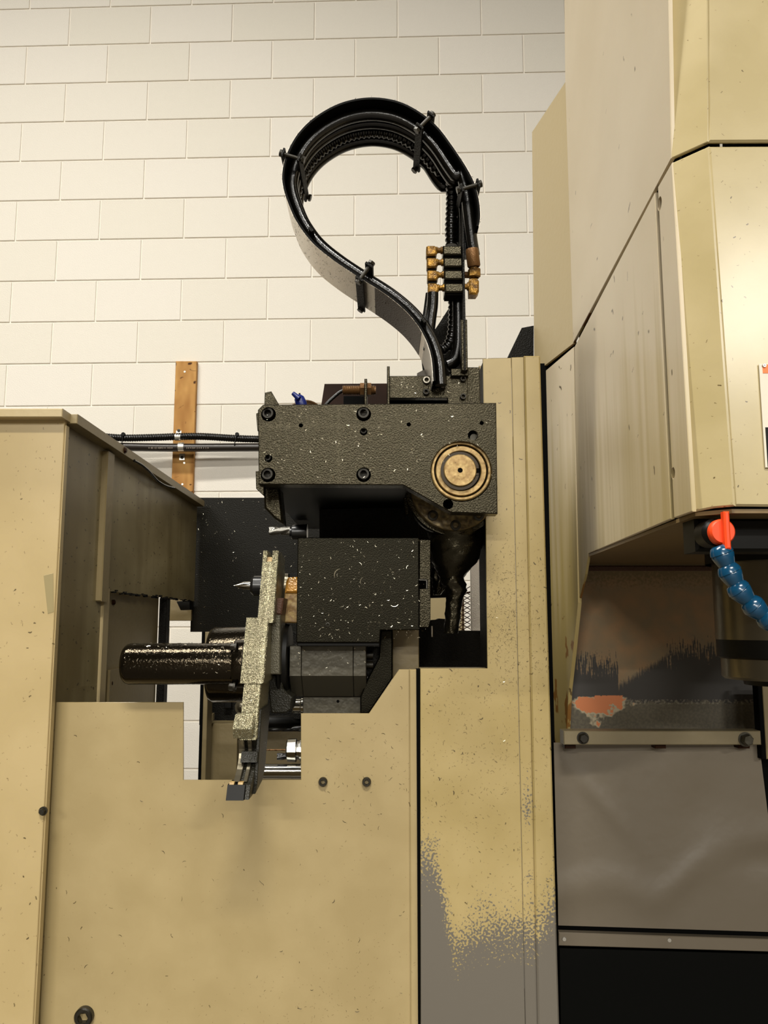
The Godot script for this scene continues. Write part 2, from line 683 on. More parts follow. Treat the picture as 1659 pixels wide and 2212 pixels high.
	M.wood = laid(wim, -1.1, 1.9, -0.7, 2.9, 0.7, 0.3)


# coat of cream paint with stuck shavings over (x0..x1, y0..y1)
func coat(x0: float, y0: float, x1: float, y1: float, mm: float, sd: int, a: Color, b: Color, small: int, big: int, where: Variant = null, longest := 12.0) -> Image:
	var w := int((x1 - x0) * 1000 / mm / 4) * 4
	var h := int((y1 - y0) * 1000 / mm / 4) * 4
	var im := paint(w, h, a, b, sd, 0.004)
	flecks(im, small, sd + 1, 2, 7, 1, rgb(82, 66, 36), 0.25, 0.8, where)
	flecks(im, big, sd + 2, 4, longest, 2, rgb(70, 56, 30), 0.4, 0.85, where)
	return im


func painted() -> void:
	M.left_paint = laid(coat(-1.15, 0.9, -0.48, 1.84, 0.7, 51, rgb(177, 156, 110), rgb(185, 164, 119), 1400, 200), -1.15, 0.9, -0.48, 1.84, 0.36)
	# side wall of the cabinet: oily runs, darker towards the front end
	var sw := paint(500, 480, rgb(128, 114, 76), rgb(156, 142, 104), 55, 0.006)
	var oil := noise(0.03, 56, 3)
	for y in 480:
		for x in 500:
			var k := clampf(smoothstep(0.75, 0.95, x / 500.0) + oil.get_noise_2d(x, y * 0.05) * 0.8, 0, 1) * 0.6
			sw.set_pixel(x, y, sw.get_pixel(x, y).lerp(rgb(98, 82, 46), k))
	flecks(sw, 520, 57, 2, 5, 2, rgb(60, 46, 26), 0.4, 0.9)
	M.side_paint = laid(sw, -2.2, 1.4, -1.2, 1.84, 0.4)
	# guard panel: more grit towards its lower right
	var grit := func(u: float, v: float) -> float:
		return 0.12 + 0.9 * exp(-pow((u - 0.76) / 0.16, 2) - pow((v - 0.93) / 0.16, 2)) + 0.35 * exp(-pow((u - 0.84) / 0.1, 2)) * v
	M.guard_paint = laid(coat(-0.53, 0.88, 0.07, 1.44, 0.5, 61, rgb(162, 143, 100), rgb(171, 152, 109), 3600, 260, grit), -0.53, 0.88, 0.07, 1.44, 0.36)  # base tone darkened to stand in for light falling off lower down
	# column cover: grit all over, worn to bare grey primer at its foot
	var cx0 := 0.05
	var cx1 := 0.29
	var cy0 := 0.7
	var cy1 := 1.94
	var mid := func(_u: float, v: float) -> float: return 0.1 + 0.9 * exp(-pow((v - 0.46) / 0.16, 2)) + 0.3 * v
	var im := coat(cx0, cy0, cx1, cy1, 0.61, 71, rgb(164, 144, 92), rgb(176, 156, 106), 3600, 420, mid)
	var f := noise(0.13, 72, 2)
	var g := noise(0.012, 73, 3)
	var w := im.get_width()
	var h := im.get_height()
	for y in range(int(h * 0.47), h):
		for x in w:
			var q := pix(Vector3(lerpf(cx0, cx1, float(x) / w), lerpf(cy1, cy0, float(y) / h), -1.24))
			var edge := 1985.0 - 150.0 * smoothstep(985.0, 935.0, q.x) - 70.0 * smoothstep(1150.0, 1205.0, q.x) + 40.0 * exp(-pow((q.x - 985.0) / 28.0, 2))
			edge += g.get_noise_2d(x, y) * 30.0 + 12.0
			var s := (q.y - edge) / 75.0 + f.get_noise_2d(x, y) * 1.5
			s = maxf(s, f.get_noise_2d(x, y) * 2.2 - 0.9 - absf(q.x - 918.0) / 30.0 - absf(q.y - 1800.0) / 140.0)
			s = maxf(s, f.get_noise_2d(x, y) * 2.4 + 0.3 - absf(q.x - 1139.0) / 10.0 - absf(q.y - 1740.0) / 45.0)
			s = maxf(s, f.get_noise_2d(x, y) * 2.4 + 0.1 - absf(q.x - 1143.0) / 9.0 - absf(q.y - 1895.0) / 22.0)
			if s > 0.0:
				im.set_pixel(x, y, im.get_pixel(x, y).lerp(rgb(104, 98, 88), clampf(s * 6.0, 0, 1)))
	M.column_paint = laid(im, cx0, cy0, cx1, cy1, 0.33, 0.55)
	# flank of the head: grease runs down it
	var fl := paint(520, 980, rgb(196, 180, 150), rgb(206, 191, 163), 81, 0.004)
	var run := noise(0.06, 82, 3)
	var bare := noise(0.035, 84, 4)
	for y in range(430, 980):
		for x in 520:
			var k := clampf((y - 560.0) / 220.0 + run.get_noise_2d(x, y * 0.02) * 0.5, 0, 1) * 0.8
			if k > 0.0:
				fl.set_pixel(x, y, fl.get_pixel(x, y).lerp(rgb(152, 132, 74), k))
			if y > 780 and x < 200 and bare.get_noise_2d(x, y * 0.5) > 0.42 - (y - 780.0) / 420.0:
				fl.set_pixel(x, y, rgb(128, 90, 42))
	flecks(fl, 110, 83, 3, 9, 2, rgb(70, 54, 28), 0.4, 0.8)
	M.flank_paint = laid(fl, -1.55, 1.22, -0.75, 2.65, 0.32, 0.55)
	var fr := coat(0.28, 1.55, 0.5, 2.5, 0.47, 91, rgb(176, 160, 116), rgb(186, 170, 128), 620, 170, func(_u: float, v: float) -> float: return 0.15 + v, 8.0)
	M.front_paint = laid(fr, 0.28, 1.55, 0.5, 2.5, 0.27, 0.6)
	# worn sheet under the head: primer, bare metal and rubbed paint
	var x0 := 0.3
	var x1 := 0.74
	var y1 := 1.66
	var y0 := 1.27
	var wn := Image.create(760, 672, false, Image.FORMAT_RGB8)
	var a := noise(0.012, 101, 4)
	var b := noise(0.09, 102, 3)
	var c := noise(0.02, 103, 3)
	var fine := noise(0.2, 104, 2)
	for y in 672:
		for x in 760:
			var q := pix(Vector3(lerpf(x0, x1, x / 760.0), lerpf(y1, y0, y / 672.0), -1.46))
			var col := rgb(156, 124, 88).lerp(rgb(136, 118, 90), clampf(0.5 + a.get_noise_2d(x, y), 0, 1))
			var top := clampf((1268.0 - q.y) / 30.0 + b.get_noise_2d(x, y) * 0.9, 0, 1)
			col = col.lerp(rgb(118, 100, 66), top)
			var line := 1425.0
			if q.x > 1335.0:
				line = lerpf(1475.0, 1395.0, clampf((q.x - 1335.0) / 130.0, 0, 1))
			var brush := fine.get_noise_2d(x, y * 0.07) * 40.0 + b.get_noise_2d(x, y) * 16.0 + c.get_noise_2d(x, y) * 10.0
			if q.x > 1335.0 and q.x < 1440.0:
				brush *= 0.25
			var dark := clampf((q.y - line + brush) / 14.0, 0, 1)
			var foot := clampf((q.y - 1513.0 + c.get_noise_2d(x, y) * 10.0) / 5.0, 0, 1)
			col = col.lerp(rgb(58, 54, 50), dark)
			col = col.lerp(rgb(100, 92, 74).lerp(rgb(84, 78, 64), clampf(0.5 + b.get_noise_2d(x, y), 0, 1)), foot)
			var e := Vector2((q.x - 1288.0) / (60.0 - maxf(0.0, q.y - 1518.0) * 0.9), (q.y - 1518.0 + (q.x - 1288.0) * 0.12) / (16.0 if q.y < 1518.0 else 36.0)).length() + c.get_noise_2d(x, y) * 0.9 + b.get_noise_2d(x, y) * 0.3
			if q.y > 1505.0 and e < 1.3:
				col = col.lerp(rgb(176, 164, 136), clampf((1.3 - e) * 4.0 + b.get_noise_2d(x, y), 0, 1))
			if q.y > 1502.0 and e < 0.95:
				col = col.lerp(rgb(206, 124, 76), clampf((0.95 - e) * 12.0, 0, 1))
			if absf(q.y - 1516.0) < 5.0 and q.x > 1350.0 and b.get_noise_2d(x, y) > 0.1:
				col = col.lerp(rgb(150, 142, 122), 0.6)
			wn.set_pixel(x, y, col)
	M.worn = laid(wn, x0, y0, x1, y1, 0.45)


func build_room() -> void:
	# block wall, turned a little: its right end is nearer
	var at := Vector3(0, 0, -3.69)
	var wall := struct("wall_back", at)
	var back := Mesher.new()
	back.box(at + Vector3(0.5, ROOF / 2, -0.13), Vector3(13.6, ROOF, 0.25))
	obj("mortar_bed", back, M.mortar, wall)
	var lw := 0.4064
	var lh := 0.2032
	var kinds := []
	for m in [M.wall, M.wall_b, M.wall_c]:
		var ms := Mesher.new()
		ms.box(Vector3.ZERO, Vector3(lw - 0.007, lh - 0.007, 0.008), 0.0016)
		kinds.append([mesh_of(ms, Vector3.ZERO), m])
	rng.seed = 5
	for r in range(-10, 11):
		for k in range(-6, 9):
			var x := -1.152 + lw * (k + 0.5) + (0.2 if r % 2 != 0 else 0.0)
			var y := 2.7043 + lh * (r + 0.5)
			if x < -2.5 or x > 2.3:
				continue
			var kind: Array = kinds[rng.randi() % 3]
			var o := MeshInstance3D.new()
			o.name = numbered("block", wall)
			o.mesh = kind[0]
			o.material_override = kind[1]
			wall.add_child(o)
			o.position = Vector3(x, y, -0.0031 + rng.randf_range(-0.0003, 0.0003))
	wall.rotation.y = deg_to_rad(-2.0)
	for s in [["wall_left", Vector3(-6.1, ROOF / 2, 6.5), Vector3(0.2, ROOF, 21.4)], ["wall_right", Vector3(7.1, ROOF / 2, 6.5), Vector3(0.2, ROOF, 21.4)], ["wall_front", Vector3(0.5, ROOF / 2, 17.1), Vector3(13.4, ROOF, 0.2)],
			["floor", Vector3(0.5, -0.1, 6.5), Vector3(13.4, 0.2, 21.4)], ["ceiling", Vector3(0.5, ROOF + 0.1, 6.5), Vector3(13.4, 0.2, 21.4)]]:
		var ms := Mesher.new()
		ms.box(s[1], s[2])
		var o := obj(s[0], ms, M.floor if s[0] == "floor" else M.plain)
		o.set_meta("kind", "structure")


func build_wall_things() -> void:
	var d := 3.70
	# upright board
	var bp := W(398, 930, d)
	var o := thing("wood_board", "orange-brown wooden board standing upright on the white block wall", "board", bp)
	bx("plank", 374, 780, 420, 1100, d - 0.008, 0.036, M.wood, o, 0.002)
	for p in [[399, 803], [394, 1046], [398, 1000]]:
		lz("screw", p[0], p[1], d - 0.008, [[0, 0.001], [2.2, 0.001], [2.6, 0]], M.zinc, o, 10)
	# conduits
	var dc := 3.62
	var up := thing("flexible_conduit", "black ribbed flexible conduit running along the block wall, upper of two", "conduit", W(398, 946, dc))
	var um := Mesher.new()
	um.tube(even(path([120, 934, 200, 941, 264, 946, 330, 945, 388, 943, 440, 943, 508, 947, 570, 949, 640, 950, 1150, 950], dc), 0.0035), 0.016, 12, 0.0011, 0.0105)
	obj("ribbed_sleeve", um, M.rubber, up)
	var lo := thing("smooth_conduit", "smooth dark pipe with faint pale print below the ribbed conduit", "pipe", W(398, 968, dc))
	var lm := Mesher.new()
	lm.tube(path([120, 963, 250, 965, 398, 967, 640, 966, 1150, 966], dc), 0.0185, 20)
	obj("pipe", lm, std(rgb(36, 29, 24), 0.3, 0.1), lo)
	# the faded print: short pale marks that can no longer be read
	rng.seed = 9
	var pm := Mesher.new()
	var px := 322.0
	while px < 452.0:
		if px < 376.0 or px > 402.0:
			var c := W(px, 967.5, dc - 0.0188)
			pm.box(c, Vector3(rng.randf_range(0.002, 0.005), rng.randf_range(0.005, 0.009), 0.0008))
		px += rng.randf_range(2.6, 5.0)
	var pr := obj("faded_print", pm, std(rgb(112, 100, 86), 0.6), lo)
	pr.set_meta("kind", "stuff")
	for s in [[385, 944, 0.0165, 930, "ribbed flexible conduit", true], [392, 966, 0.0205, 988, "smooth dark pipe", false]]:
		var c := W(s[0], s[1], dc)
		var k := thing("pipe_strap", "shiny metal strap holding the %s to the wooden board" % s[4], "strap", c, "pipe straps on the board")
		var ms := Mesher.new()
		var n := 12
		for i in n:
			var a0 := -PI * 0.5 + PI * i / n
			var a1 := -PI * 0.5 + PI * (i + 1) / n
			var r: float = s[2]
			var e0 := Vector3(0, sin(a0), cos(a0))
			var e1 := Vector3(0, sin(a1), cos(a1))
			var wx := Vector3(0.0125, 0, 0)
			ms.squad(c + e0 * r - wx, c + e1 * r - wx, c + e1 * r + wx, c + e0 * r + wx, e0, e1, e1, e0)
			ms.quad(c + e0 * r + wx, c + e1 * r + wx, c + e1 * (r - 0.002) + wx, c + e0 * (r - 0.002) + wx, Vector3.RIGHT)
		obj("saddle", ms, M.zinc, k)
		var ty: float = s[3]
		bx("tab", s[0] - 5, minf(ty, s[1]) if s[5] else s[1] + 14, s[0] + 7, s[1] - 8 if s[5] else ty + 6, 3.69, 0.003, M.zinc, k, 0.0008)
		lz("screw", s[0] + 1, ty + (0 if s[5] else 0), 3.688, [[0, 0.003], [3.0, 0.002], [3.4, 0]], M.screw, k, 12)
	for s in [[263, "left of the wooden board", 0], [506, "right of the wooden board", 1]]:
		var c := W(s[0], 955, dc)
		var k := thing("cable_tie", "thin black cable tie round both wall conduits %s" % s[1], "cable tie", c, "cable ties round the wall conduits")
		var ms := Mesher.new()
		var a := W(s[0], 962, dc - 0.021)
		var b := W(s[0] + (3 if s[2] == 0 else 6), 938, dc - 0.016)
		ms.tube(PackedVector3Array([a, a.lerp(b, 0.5) + Vector3(0, 0, 0.002), b, b + Vector3(0, 0.001, -0.03)]), 0.0022, 6)
		obj("strip", ms, M.black, k)
		lz("head", s[0] + (3 if s[2] == 0 else 6), 938, dc - 0.016, [[0, 0.004], [4.0, 0.004], [4.6, 0], [4.6, -0.006]], M.black, k, 8)


func build_cabinet() -> void:
	var d := 1.22
	var xe := -0.4815
	var yr := W(125, 890, d).y
	var o := thing("machine_cabinet", "tall cream sheet metal cabinet at the left edge with open side", "cabinet", Vector3(-0.8, 0, -1.6))
	var ms := Mesher.new()
	ms.box(Vector3((-1.15 + xe) / 2, (yr - 0.006) / 2, -d - 0.004), Vector3(xe + 1.15, yr - 0.006, 0.008), 0.001)
	obj("front_panel", ms, M.left_paint, o)
	# return flange along the right edge of the front panel
	var rf := Mesher.new()
	rf.box(Vector3(xe + 0.001, (yr - 0.02) / 2, -d - 0.008), Vector3(0.002, yr - 0.02, 0.012), 0.0006)
	obj("edge_flange", rf, M.left_paint, o)
	var lip := Mesher.new()
	lip.box(Vector3((-1.15 + xe) / 2 + 0.002, yr - 0.0065, -d + 0.004), Vector3(xe + 1.154, 0.013, 0.034), 0.001)
	obj("top_lip", lip, M.cream, o)
	# side wall, cut away at the lower rear
	var yb := W(320, 1288, 1.75).y
	var side := Mesher.new()
	var zf := 1.235
	var zm := 1.435
	var zr := 2.14
	side.plate(PackedVector2Array([Vector2(zf, 0.0), Vector2(zm, 0.0), Vector2(zm, yb), Vector2(zr, yb), Vector2(zr, yr - 0.01), Vector2(zf, yr - 0.01)]), Vector3(xe - 0.006, 0, 0), Vector3(0, 0, -1), Vector3.UP, 0.004)
	obj("side_wall", side, M.side_paint, o)
	var strut := Mesher.new()
	strut.box(Vector3(xe - 0.002, (yr + yb) / 2 - 0.02, -1.425), Vector3(0.012, yr - yb, 0.035), 0.002)
	obj("strut", strut, M.cream_dirty, o)
	# top rail over the side wall
	var rail := Mesher.new()
	rail.box(Vector3(xe + 0.0025, yr - 0.0075, -(d + zr) / 2 - 0.002), Vector3(0.024, 0.015, zr - d - 0.02), 0.001)
	rail.box(Vector3(xe - 0.02, yr - 0.002, -(d + zr) / 2), Vector3(0.05, 0.004, zr - d - 0.03), 0.0005)
	obj("top_rail", rail, M.cream_dirty, o)
	var pos := Vector3(xe + 0.0145, hit(268, 997, Vector3(xe + 0.0145, 0, 0), Vector3.RIGHT).y, hit(268, 997, Vector3(xe + 0.0145, 0, 0), Vector3.RIGHT).z)
	pos.y = yr - 0.0075
	hex_bolt("rail_bolt", pos, Vector3.RIGHT, 0.0048, 0.004, M.brown, o)
	# inner box seen through the cut-away
	var inn := Mesher.new()
	inn.plate(PackedVector2Array([Vector2(1.47, 0.0), Vector2(1.86, 0.0), Vector2(1.86, yb + 0.03), Vector2(1.47, yb + 0.03)]), Vector3(-0.503, 0, 0), Vector3(0, 0, -1), Vector3.UP, 0.004)
	obj("inner_wall", inn, M.cream_dirty, o)
	var post := Mesher.new()
	post.box(Vector3(-0.4935, (yb + 0.004) / 2, -1.452), Vector3(0.02, yb + 0.004, 0.03), 0.002)
	obj("inner_post", post, M.cream, o)
	var post2 := Mesher.new()
	post2.box(Vector3(-0.4945, yb / 2, -1.88), Vector3(0.017, yb, 0.03), 0.002)
	obj("inner_post", post2, M.black_soft, o)  # black colour stands in for the shade on this rear post
	var door := Mesher.new()
	var dy := W(280, 1440, 1.65).y
	door.box(Vector3(-0.5, dy / 2, -1.68), Vector3(0.005, dy, 0.3), 0.001)
	obj("access_panel", door, M.cream_dirty, o)
	for p in [[246, 1301], [240, 1476]]:
		hex_bolt("bolt", hit(p[0], p[1], Vector3(-0.5, 0, 0), Vector3.RIGHT), Vector3.RIGHT, 0.004, 0.003, M.brown, o)
	# dark grimy lower edge of the side wall
	var grime := Mesher.new()
	rng.seed = 21
	for i in 46:
		var z := lerpf(1.44, 2.1, rng.randf())
		var s := rng.randf_range(0.003, 0.009)
		grime.box(Vector3(xe - 0.006, yb + rng.randf_range(-0.003, 0.003), -z), Vector3(0.005, s * 0.45, s * 2.4), 0.0006)
	obj("grime", grime, M.black_soft, o).set_meta("kind", "stuff")
	# patch of clear tape on the front edge
	ex("tape_patch", [94, 1243, 115, 1238, 116, 1322, 103, 1326], d - 0.0004, 0.0012, std(rgb(150, 136, 96), 0.3), o, 0.0003)
	hex_bolt("edge_bolt", W(93, 1752, d - 0.003), Vector3(0, 0, 1), 0.0048, 0.006, M.screw, o)
	var t := Mesher.new()
	var rp := PackedVector3Array()
	for p in [[290, 993, 0.0], [306, 1002, 0.002], [322, 1016, 0.004], [340, 1036, 0.003], [358, 1047, 0.001], [376, 1052, 0.0]]:
		rp.append(hit(p[0], p[1] + 2, Vector3(xe + 0.016, 0, 0), Vector3.RIGHT))
	t.tube(smooth(rp, 5), 0.0026, 8)
	var cb := obj("rail_cable", t, M.rubber)
	tag(cb, "thin dark cable lying on the sloping top rail of the cream cabinet", "cable")
	# low sheet at the back end of the opening and its black catch
	var rs := bx("rear_sheet", 360, 1288, 414, 1341, 2.16, 0.01, M.cream_dirty)
	tag(rs, "small cream sheet closing the rear of the cabinet opening above the bright gap", "panel")
	var ct := ex("black_catch", [381, 1299, 410, 1297, 410, 1317, 390, 1318], 2.1, 0.03, M.black)
	tag(ct, "small black angled catch under the rear of the cabinet side wall", "bracket")


func build_magazine() -> void:
	var sh := ex("black_sheet", [418, 1075, 760, 1075, 760, 1365, 411, 1365], 2.17, 0.006, M.sheet)
	tag(sh, "large black speckled sheet standing behind the tool arm, beside the cabinet side wall", "panel")
	chips("metal_chip", sh, 260, 77, 0.002, 0.006, M.chip, on_face(420, 1080, 640, 1350, 2.169))
	var o := thing("tool_magazine", "dark tool magazine with cream housing seen through the guard cut-out", "tool magazine", W(540, 1600, 1.95))
	bx("frame_post", 421, 1365, 431, 2900, 1.78, 0.05, M.cream_dirty, o)
	bx("black_edge", 431, 1365, 437, 1760, 1.79, 0.05, M.pitch, o)
	bx("housing", 437, 1563, 511, 1770, 1.86, 0.12, M.cream_dirty, o)
	bx("housing_side", 511, 1563, 700, 1770, 1.99, 0.02, M.cream_dirty, o)
	bx("dark_body", 433, 1365, 700, 1566, 1.92, 0.1, M.black_soft, o)
	bx("mounting_tab", 437, 1542, 459, 1557, 1.84, 0.02, M.cream, o)
	lz("tab_hole", 453, 1548, 1.839, [[0, 0.0005], [2.6, 0.0005]], M.pitch, o, 12)
	bx("bright_block", 436, 1496, 448, 1528, 1.88, 0.02, M.grey_steel, o)
	var px := W(664, 1500, 1.45).x
	var yt := W(664, 1172, 1.45).y
	var sp := Mesher.new()
	sp.box(Vector3(px + 0.006, yt / 2, -1.68), Vector3(0.012, yt, 0.5), 0.001)
	obj("socket_plate", sp, M.black, o)
	bx("small_plate", 484, 1515, 500, 1530, 1.9, 0.01, M.black, o)
	lz("ring", 523, 1528, 1.6, [[0, 0.01], [6, 0.01], [9, 0.008], [9, 0.0], [16, 0.0], [17, -0.02]], M.silver, o)


func fluted(ms: Mesher, a: Vector3, b: Vector3, r: float, turns: float, depth := 0.3) -> void:
	var k := 60
	var seg := 24
	var ax := (b - a).normalized()
	var ux := Vector3.UP.cross(ax).normalized()
	var uy := ax.cross(ux)
	var old := []
	for i in k + 1:
		var f := float(i) / k
		var row := []
		for j in seg:
			var t := TAU * j / seg
			var g := t * 2.0 + f * turns * TAU
			var rr := r * (1.0 - depth * pow(0.5 + 0.5 * cos(g), 3))
			var dir := ux * cos(t) + uy * sin(t)
			var tl := (-ux * sin(t) + uy * cos(t))
			var slope := depth * 3.0 * pow(0.5 + 0.5 * cos(g), 2) * 0.5 * sin(g) * 2.0
			row.append([a.lerp(b, f) + dir * rr, (dir - tl * slope).normalized()])
		if i > 0:
			for j in seg:
				var l := (j + 1) % seg
				ms.squad(old[j][0], old[l][0], row[l][0], row[j][0], old[j][1], old[l][1], row[l][1], row[j][1])
		if i == 0:
			for j in seg:
				ms.tri(a, row[j][0], row[(j + 1) % seg][0], -ax, -ax, -ax)
		old = row


func build_cutters() -> void:
	# short end mill in the upper pocket
	var o := thing("end_mill", "short fluted end mill poking out left above the black box", "cutting tool", W(612, 1147, 1.6))
	var ms := Mesher.new()
	fluted(ms, W(582, 1147, 1.6), W(627, 1147, 1.6), 9.5 * S(600, 1147, 1.6), 1.0, 0.35)
	obj("flutes", ms, M.cutter, o)
	lx("shank", 1150, 1.6, [[626, 0], [626, 9], [630, 10], [632, 16], [664, 18], [664, 0]], M.tool_black, o)
	# pointed spotting drill behind the arm
	o = thing("spot_drill", "pointed bright spotting drill in a dark collet, left of the arm's upper half", "cutting tool", W(540, 1265, 1.5))
	lx("point", 1265, 1.5, [[505, 0.6], [509, 1.6], [527, 8.5], [543, 9], [543, 0]], M.chrome, o, 20)
	lx("collet", 1266, 1.5, [[542, 9], [542, 15], [549, 22], [572, 22], [572, 0]], M.tool_black, o)
	lx("collar", 1266, 1.5, [[572, 22], [600, 22], [600, 27], [664, 27], [664, 0]], M.silver, o)
	# tools below, in the cut-out
	o = thing("tool_collar", "polished steel collar beside the lower end of the dark clamp block", "tool holder", W(645, 1525, 1.5))
	lx("collar", 1525, 1.5, [[632, 0], [632, 13], [634, 15], [649, 15], [651, 17], [656, 17], [656, 12], [664, 12]], M.chrome, o)
	o = thing("twist_drill", "long dark twist drill lying level across the cut-out, topmost of the tools there", "cutting tool", W(615, 1574, 1.6))
	ms = Mesher.new()
	fluted(ms, W(560, 1574, 1.6), W(665, 1574, 1.6), 6.0 * S(600, 1574, 1.6), 3.5, 0.4)
	obj("flutes", ms, M.tool_black, o)
	o = thing("thin_drill", "hair-thin drill level across the cut-out, just above the stubby end mill", "cutting tool", W(600, 1620, 1.62))
	ms = Mesher.new()
	fluted(ms, W(556, 1620, 1.62), W(626, 1620, 1.62), 1.9 * S(600, 1620, 1.62), 5.0, 0.4)
	obj("flutes", ms, M.bronze, o)
	o = thing("stub_mill", "stubby dark end mill in a polished slotted collet nut inside the cut-out", "cutting tool", W(630, 1625, 1.55))
	ms = Mesher.new()
	fluted(ms, W(599, 1634, 1.55), W(621, 1634, 1.55), 7.5 * S(610, 1634, 1.55), 0.6, 0.35)
	obj("flutes", ms, M.tool_black, o)
	lx("collet_nut", 1621, 1.56, [[619, 0], [619, 20], [622, 24], [640, 25], [642, 20], [647, 20], [648, 23], [664, 23]], M.chrome, o, 14, true)
	o = thing("tool_shank", "long polished steel shank level along the bottom of the cut-out", "tool holder", W(610, 1666, 1.55))
	lx("shank", 1666, 1.55, [[560, 0], [560, 15], [628, 15], [628, 14], [629, 14], [629, 15.5], [664, 15.5]], M.chrome, o)
	lx("lower_holder", 1560, 1.5, [[580, 0], [580, 14], [628, 14], [636, 8], [664, 8]], M.black, o)


func build_guard() -> void:
	var d := 1.26
	var o := thing("guard_panel", "broad cream front guard sheet with stepped cut-out below the tool changer", "panel", W(480, 2200, d) * Vector3(1, 0, 1))
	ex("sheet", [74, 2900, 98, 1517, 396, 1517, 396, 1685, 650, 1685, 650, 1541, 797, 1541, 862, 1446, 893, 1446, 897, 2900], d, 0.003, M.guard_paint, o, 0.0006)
	# folded right edge, a little proud
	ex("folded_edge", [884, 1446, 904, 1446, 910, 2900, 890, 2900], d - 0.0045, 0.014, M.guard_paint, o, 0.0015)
	for p in [[698, 1688], [792, 1688]]:
		cap_screw("cap_screw", p[0], p[1], d, 9.5, 0.008, M.screw, o)
	cap_screw("cap_screw", 184, 2193, d, 20, 0.01, M.screw, o)
	chips("metal_chip", o, 70, 41, 0.002, 0.007, M.chip_dark, on_face(110, 1700, 880, 2212, d))
	chips("metal_chip", o, 90, 42, 0.002, 0.006, M.chip_dark, on_face(700, 1560, 890, 1760, d))


func build_column() -> void:
	var d := 1.24
	var o := thing("column_cover", "tall cream column cover with a proud right strip, worn to grey at its foot", "cover", W(1050, 2200, d) * Vector3(1, 0, 1))
	ex("face_sheet", [1043, 775, 1104, 773, 1149, 2900, 910, 2900, 908, 1444, 1053, 1444, 1049, 1100], d, 0.004, M.column_paint, o, 0.0006)
	ex("middle_strip", [1105, 772, 1131, 771, 1176, 2900, 1150, 2900], d - 0.0004, 0.004, M.column_paint, o, 0.0006)
	ex("proud_strip", [1132, 768, 1167, 768, 1228, 2900, 1177, 2900], d - 0.0065, 0.04, M.column_paint, o, 0.0022)
	# folded returns round the opening
	var x := W(1049, 1100, d).x + 0.001
	var y0 := W(1049, 1444, d).y
	var y1 := W(1043, 776, d).y
	var ms := Mesher.new()
	ms.box(Vector3(x + 0.0015, (y0 + y1) / 2, -d - 0.055), Vector3(0.003, y1 - y0, 0.1))
	obj("side_return", ms, M.black_soft, o)
	ms = Mesher.new()
	ms.box(Vector3((W(908, 1444, d).x + x) / 2, y0 - 0.003, -d - 0.03), Vector3(x - W(908, 1444, d).x, 0.004, 0.05))
	obj("sill_return", ms, M.cream_dirty, o)
	ex("added_gap_sheet", [1140, 785, 1196, 785, 1240, 2300, 1170, 2300], 1.49, 0.004, M.pitch, o, 0.0)  # black sheet added behind the gap to stop light leaking through
	bx("gap_dark_strip", 903, 1446, 913, 2900, d + 0.012, 0.03, M.pitch, o)  # black strip put between guard and column to keep the gap dark
	chips("metal_chip", o, 1500, 43, 0.0012, 0.0038, M.chip_dark, func(r: RandomNumberGenerator) -> Array:
		var py := 1320.0 + 170.0 * (r.randf() + r.randf() + r.randf() - 1.5)
		return [W(r.randf_range(1056, 1180) - maxf(0, 1420 - py) * 0.03, py, d - 0.007 if r.randf() < 0.3 else d), Vector3(0, 0, 1)])
	chips("bright_chip", o, 110, 44, 0.0012, 0.0045, M.chip, on_face(1060, 1180, 1180, 1600, d - 0.002))
	chips("metal_chip", o, 160, 45, 0.0015, 0.005, M.chip_dark, on_face(925, 1450, 1150, 1900, d))
	# machine parts in the opening, with black blocks added to keep it dark
	var f := thing("added_dark_frame", "black blocks added to darken the opening left of the column cover, with small sheets", "frame", W(985, 1420, 1.62))
	ex("upper_block", [905, 1222, 965, 1224, 965, 1290, 905, 1292], 1.5, 0.03, M.black_soft, f)
	ex("lower_block", [905, 1342, 945, 1338, 948, 1336, 962, 1337, 968, 1362, 1062, 1363, 1062, 1480, 905, 1480], 1.5, 0.05, M.black_soft, f)
	bx("grey_sheet", 1017, 1180, 1040, 1400, 1.75, 0.01, M.belt, f)
	bx("inner_sheet", 930, 1286, 1003, 1370, 2.2, 0.01, M.cream, f)
	bx("hanging_strip", 931, 1352, 935, 1376, 1.49, 0.004, M.belt, f)
	# expanded metal mesh guard
	var me := Mesher.new()
	var s := S(1008, 1320, 2.0)
	for i in 9:
		var y := 1276.0 + i * 10.5
		for k in [-1, 1]:
			me.tube(PackedVector3Array([W(1000 - 12, y - 7 * k, 2.0), W(1024, y + 14 * k, 2.0)]), 0.0011, 5)
	for e in [1000, 1020]:
		me.tube(PackedVector3Array([W(e, 1260, 2.0), W(e, 1380, 2.0)]), 0.0016, 6)
	me.box(W(1009, 1280, 2.0), Vector3(22 * s, 0.004, 0.006))
	var g := obj("mesh_guard", me, M.brown)
	tag(g, "small brown wire mesh guard far back in the opening beside the column cover", "mesh guard")
	var bk := ex("rear_bracket", [1090, 785, 1127, 708, 1153, 703, 1153, 785], 1.56, 0.03, M.black_soft)
	tag(bk, "black slanted bracket rising behind the top of the column cover", "bracket")


